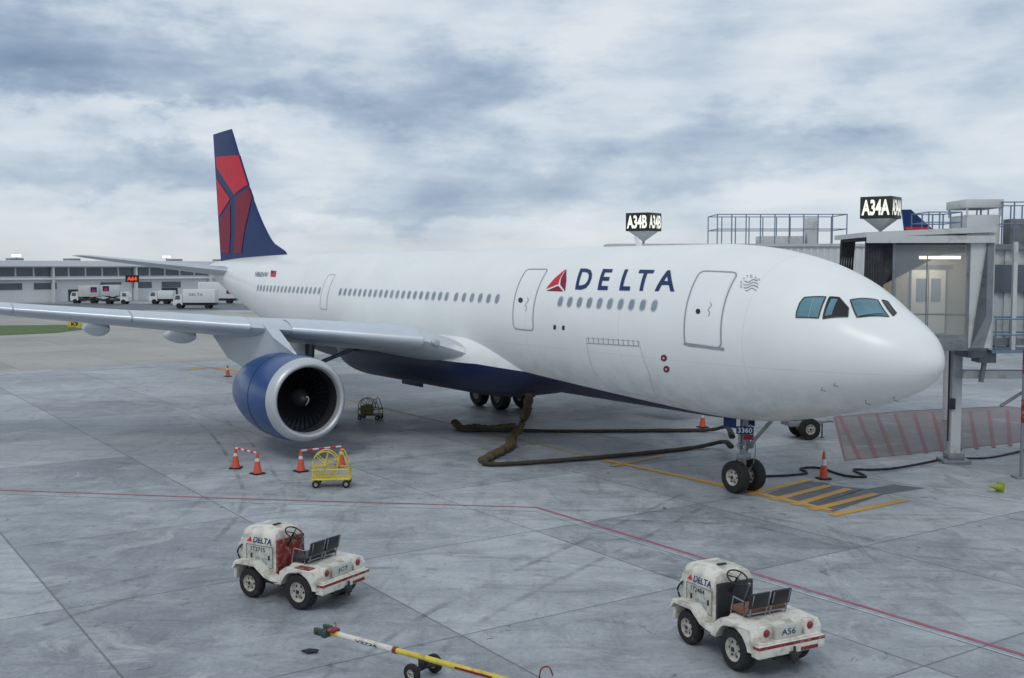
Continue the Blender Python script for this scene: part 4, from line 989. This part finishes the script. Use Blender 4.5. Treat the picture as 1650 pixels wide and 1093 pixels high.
# vehicle under the nose
vh=thing('equipment_cart','low grey equipment cart with black wheel half hidden behind the airliner nose','cart',g(1290,706),R(8))
b=BM(); bx(b,-.7,.7,-.5,.5,.55,.8,.03); bx(b,-.6,.1,-.4,.4,.8,1.3,.04); cyl(b,(.7,0,.65),(1.4,0,.7),.05); cyl(b,(1.3,-.3,.7),(1.3,.3,.7),.04); mk('body',b,'steel',vh)
for y in (-.55,.55): wheel('wheel',vh,(.15,y,.46),(0,1,0),.46,.26,.22)
b=BM(); cyl(b,(.95,0,0),(.95,0,.6),.03,seg=8); bx(b,.88,1.02,-.07,.07,0,.02); mk('support_leg',b,'dark',vh)
vn=thing('service_van','distant dark van with white headlights seen beneath the jet bridge platform','van',g(1612,560),R(255))
b=BM(); prism(b,[(-2.3,-.95,.35),(2.3,-.95,.35),(2.3,-.95,1.0),(1.5,-.95,1.15),(1.0,-.95,1.85),(-2.3,-.95,1.95)],(0,1.9,0)); mk('body',b,'dark',vn,20)
b=BM(); bx(b,1.15,1.2,-.8,.8,1.2,1.75); mk('windscreen',b,'bwin',vn)
for y in (-.65,.65): b=BM(); lathe(b,[(0,.14),(.04,.12),(.05,0)],(2.3,y,.75),(1,0,0),12); mk('headlight',b,'headlamp',vn)
for x in (-1.4,1.4):
    for y in (-.85,.85): b=BM(); cyl(b,(x,y-.12,.35),(x,y+.12,.35),.35,seg=16); mk('wheel',b,'black',vn)
p=g(1645,770); rp=thing('bollard','thin rusty red and grey post at the right edge','bollard',p)
b=BM(); cyl(b,(0,0,0),(0,0,4.4),.055); bx(b,-.25,.25,-.25,.25,0,.06,.02); mk('post',b,'bridgeg',rp)
for z in (1.9,3.6):
    b=BM(); cyl(b,(0,0,z),(0,0,z+.8),.06); mk('red_band',b,'tugred',rp)
# ---------------------------------------------------------------- WORLD
W=bpy.data.worlds.new('World'); S.world=W; W.use_nodes=True; nt=W.node_tree; nt.nodes.clear()
out=nt.nodes.new('ShaderNodeOutputWorld')
sky=nt.nodes.new('ShaderNodeTexSky'); sky.sky_type='NISHITA'; sky.sun_disc=False; sky.sun_elevation=R(48); sky.sun_rotation=R(200)
bg1=nt.nodes.new('ShaderNodeBackground'); nt.links.new(sky.outputs[0],bg1.inputs[0]); bg1.inputs[1].default_value=.1
tc=nt.nodes.new('ShaderNodeTexCoord').outputs['Generated']
mp=nt.nodes.new('ShaderNodeMapping'); mp.inputs['Scale'].default_value=(5,5,12); mp.inputs['Location'].default_value=(1.3,.4,.2); nt.links.new(tc,mp.inputs[0])
wn=nt.nodes.new('ShaderNodeTexNoise'); wn.inputs['Scale'].default_value=2.4; wn.inputs['Detail'].default_value=5; wn.inputs['Roughness'].default_value=.6; nt.links.new(mp.outputs[0],wn.inputs['Vector'])
vm=nt.nodes.new('ShaderNodeVectorMath'); vm.operation='SUBTRACT'; nt.links.new(wn.outputs['Color'],vm.inputs[0]); vm.inputs[1].default_value=(.5,.5,.5)
vs=nt.nodes.new('ShaderNodeVectorMath'); vs.operation='MULTIPLY'; nt.links.new(vm.outputs[0],vs.inputs[0]); vs.inputs[1].default_value=(.24,.1,.12)
va=nt.nodes.new('ShaderNodeVectorMath'); va.operation='ADD'; nt.links.new(tc,va.inputs[0]); nt.links.new(vs.outputs[0],va.inputs[1])
n1=noise(nt,mp.outputs[0],1.5,6,.52,.2)
mpf=nt.nodes.new('ShaderNodeMapping'); mpf.inputs['Scale'].default_value=(4,4,24); mpf.inputs['Rotation'].default_value=(0,R(4),0); nt.links.new(tc,mpf.inputs[0])
n2=noise(nt,mpf.outputs[0],1.6,6,.58,.1)
dens=mathn(nt,'ADD',mathn(nt,'MULTIPLY',n1,.9),mathn(nt,'MULTIPLY',n2,.45))
dens=mathn(nt,'SUBTRACT',dens,.41)
for (u,v,ru,rv,k) in ((80,75,230,120,.42),(360,80,130,80,.26),(500,170,170,55,.14),(720,150,190,95,.3),(1210,235,240,75,.28),(250,270,330,45,.2),(860,300,420,45,.16),(1540,70,200,90,.16),(300,190,300,38,-.2),(950,30,230,60,-.18),(1400,150,180,60,-.08),(600,345,500,24,.14)):
    d=ray(u,v).normalized()
    a1=nt.nodes.new('ShaderNodeVectorMath'); a1.operation='SUBTRACT'; nt.links.new(va.outputs[0],a1.inputs[0]); a1.inputs[1].default_value=d
    a2=nt.nodes.new('ShaderNodeVectorMath'); a2.operation='MULTIPLY'; nt.links.new(a1.outputs[0],a2.inputs[0]); a2.inputs[1].default_value=(F/ru,F/ru*.5,F/rv)
    a3=nt.nodes.new('ShaderNodeVectorMath'); a3.operation='LENGTH'; nt.links.new(a2.outputs[0],a3.inputs[0])
    dens=mathn(nt,'ADD',dens,mapr(nt,a3.outputs['Value'],.1,1.25,k,0,True))
cr=nt.nodes.new('ShaderNodeValToRGB'); nt.links.new(dens,cr.inputs[0]); el=cr.color_ramp.elements
el[0].position=.1; el[0].color=lin((228,235,241)); el[1].position=.9; el[1].color=lin((122,143,170))
for p_,c_ in ((.27,(210,221,232)),(.45,(182,198,216)),(.64,(150,170,194))):
    e=el.new(p_); e.color=lin(c_)
sp=nt.nodes.new('ShaderNodeSeparateXYZ'); nt.links.new(tc,sp.inputs[0])
hz=mapr(nt,sp.outputs[2],0,.045,.55,0,True)
cc=mixc(nt,hz,cr.outputs[0],lin((220,223,222)))
bg2=nt.nodes.new('ShaderNodeBackground'); nt.links.new(cc,bg2.inputs[0]); bg2.inputs[1].default_value=.97
mx=nt.nodes.new('ShaderNodeMixShader'); mx.inputs[0].default_value=.93
nt.links.new(bg1.outputs[0],mx.inputs[1]); nt.links.new(bg2.outputs[0],mx.inputs[2]); nt.links.new(mx.outputs[0],out.inputs[0])
sl=bpy.data.lights.new('sun','SUN'); sl.energy=.75; sl.angle=R(16); sl.color=(1,.96,.9); so=bpy.data.objects.new('sun',sl); C.objects.link(so)
so.rotation_euler=(R(42),0,R(-20))
cam=bpy.data.cameras.new('camera'); co=bpy.data.objects.new('camera',cam); C.objects.link(co); co.location=(0,0,H); co.rotation_euler=(R(90)-TH,0,0)
cam.sensor_width=36; cam.lens=36*F/1650; cam.clip_end=8000; cam.clip_start=.1; S.camera=co
S.view_settings.view_transform='Standard'; S.view_settings.look='None'; S.view_settings.exposure=0
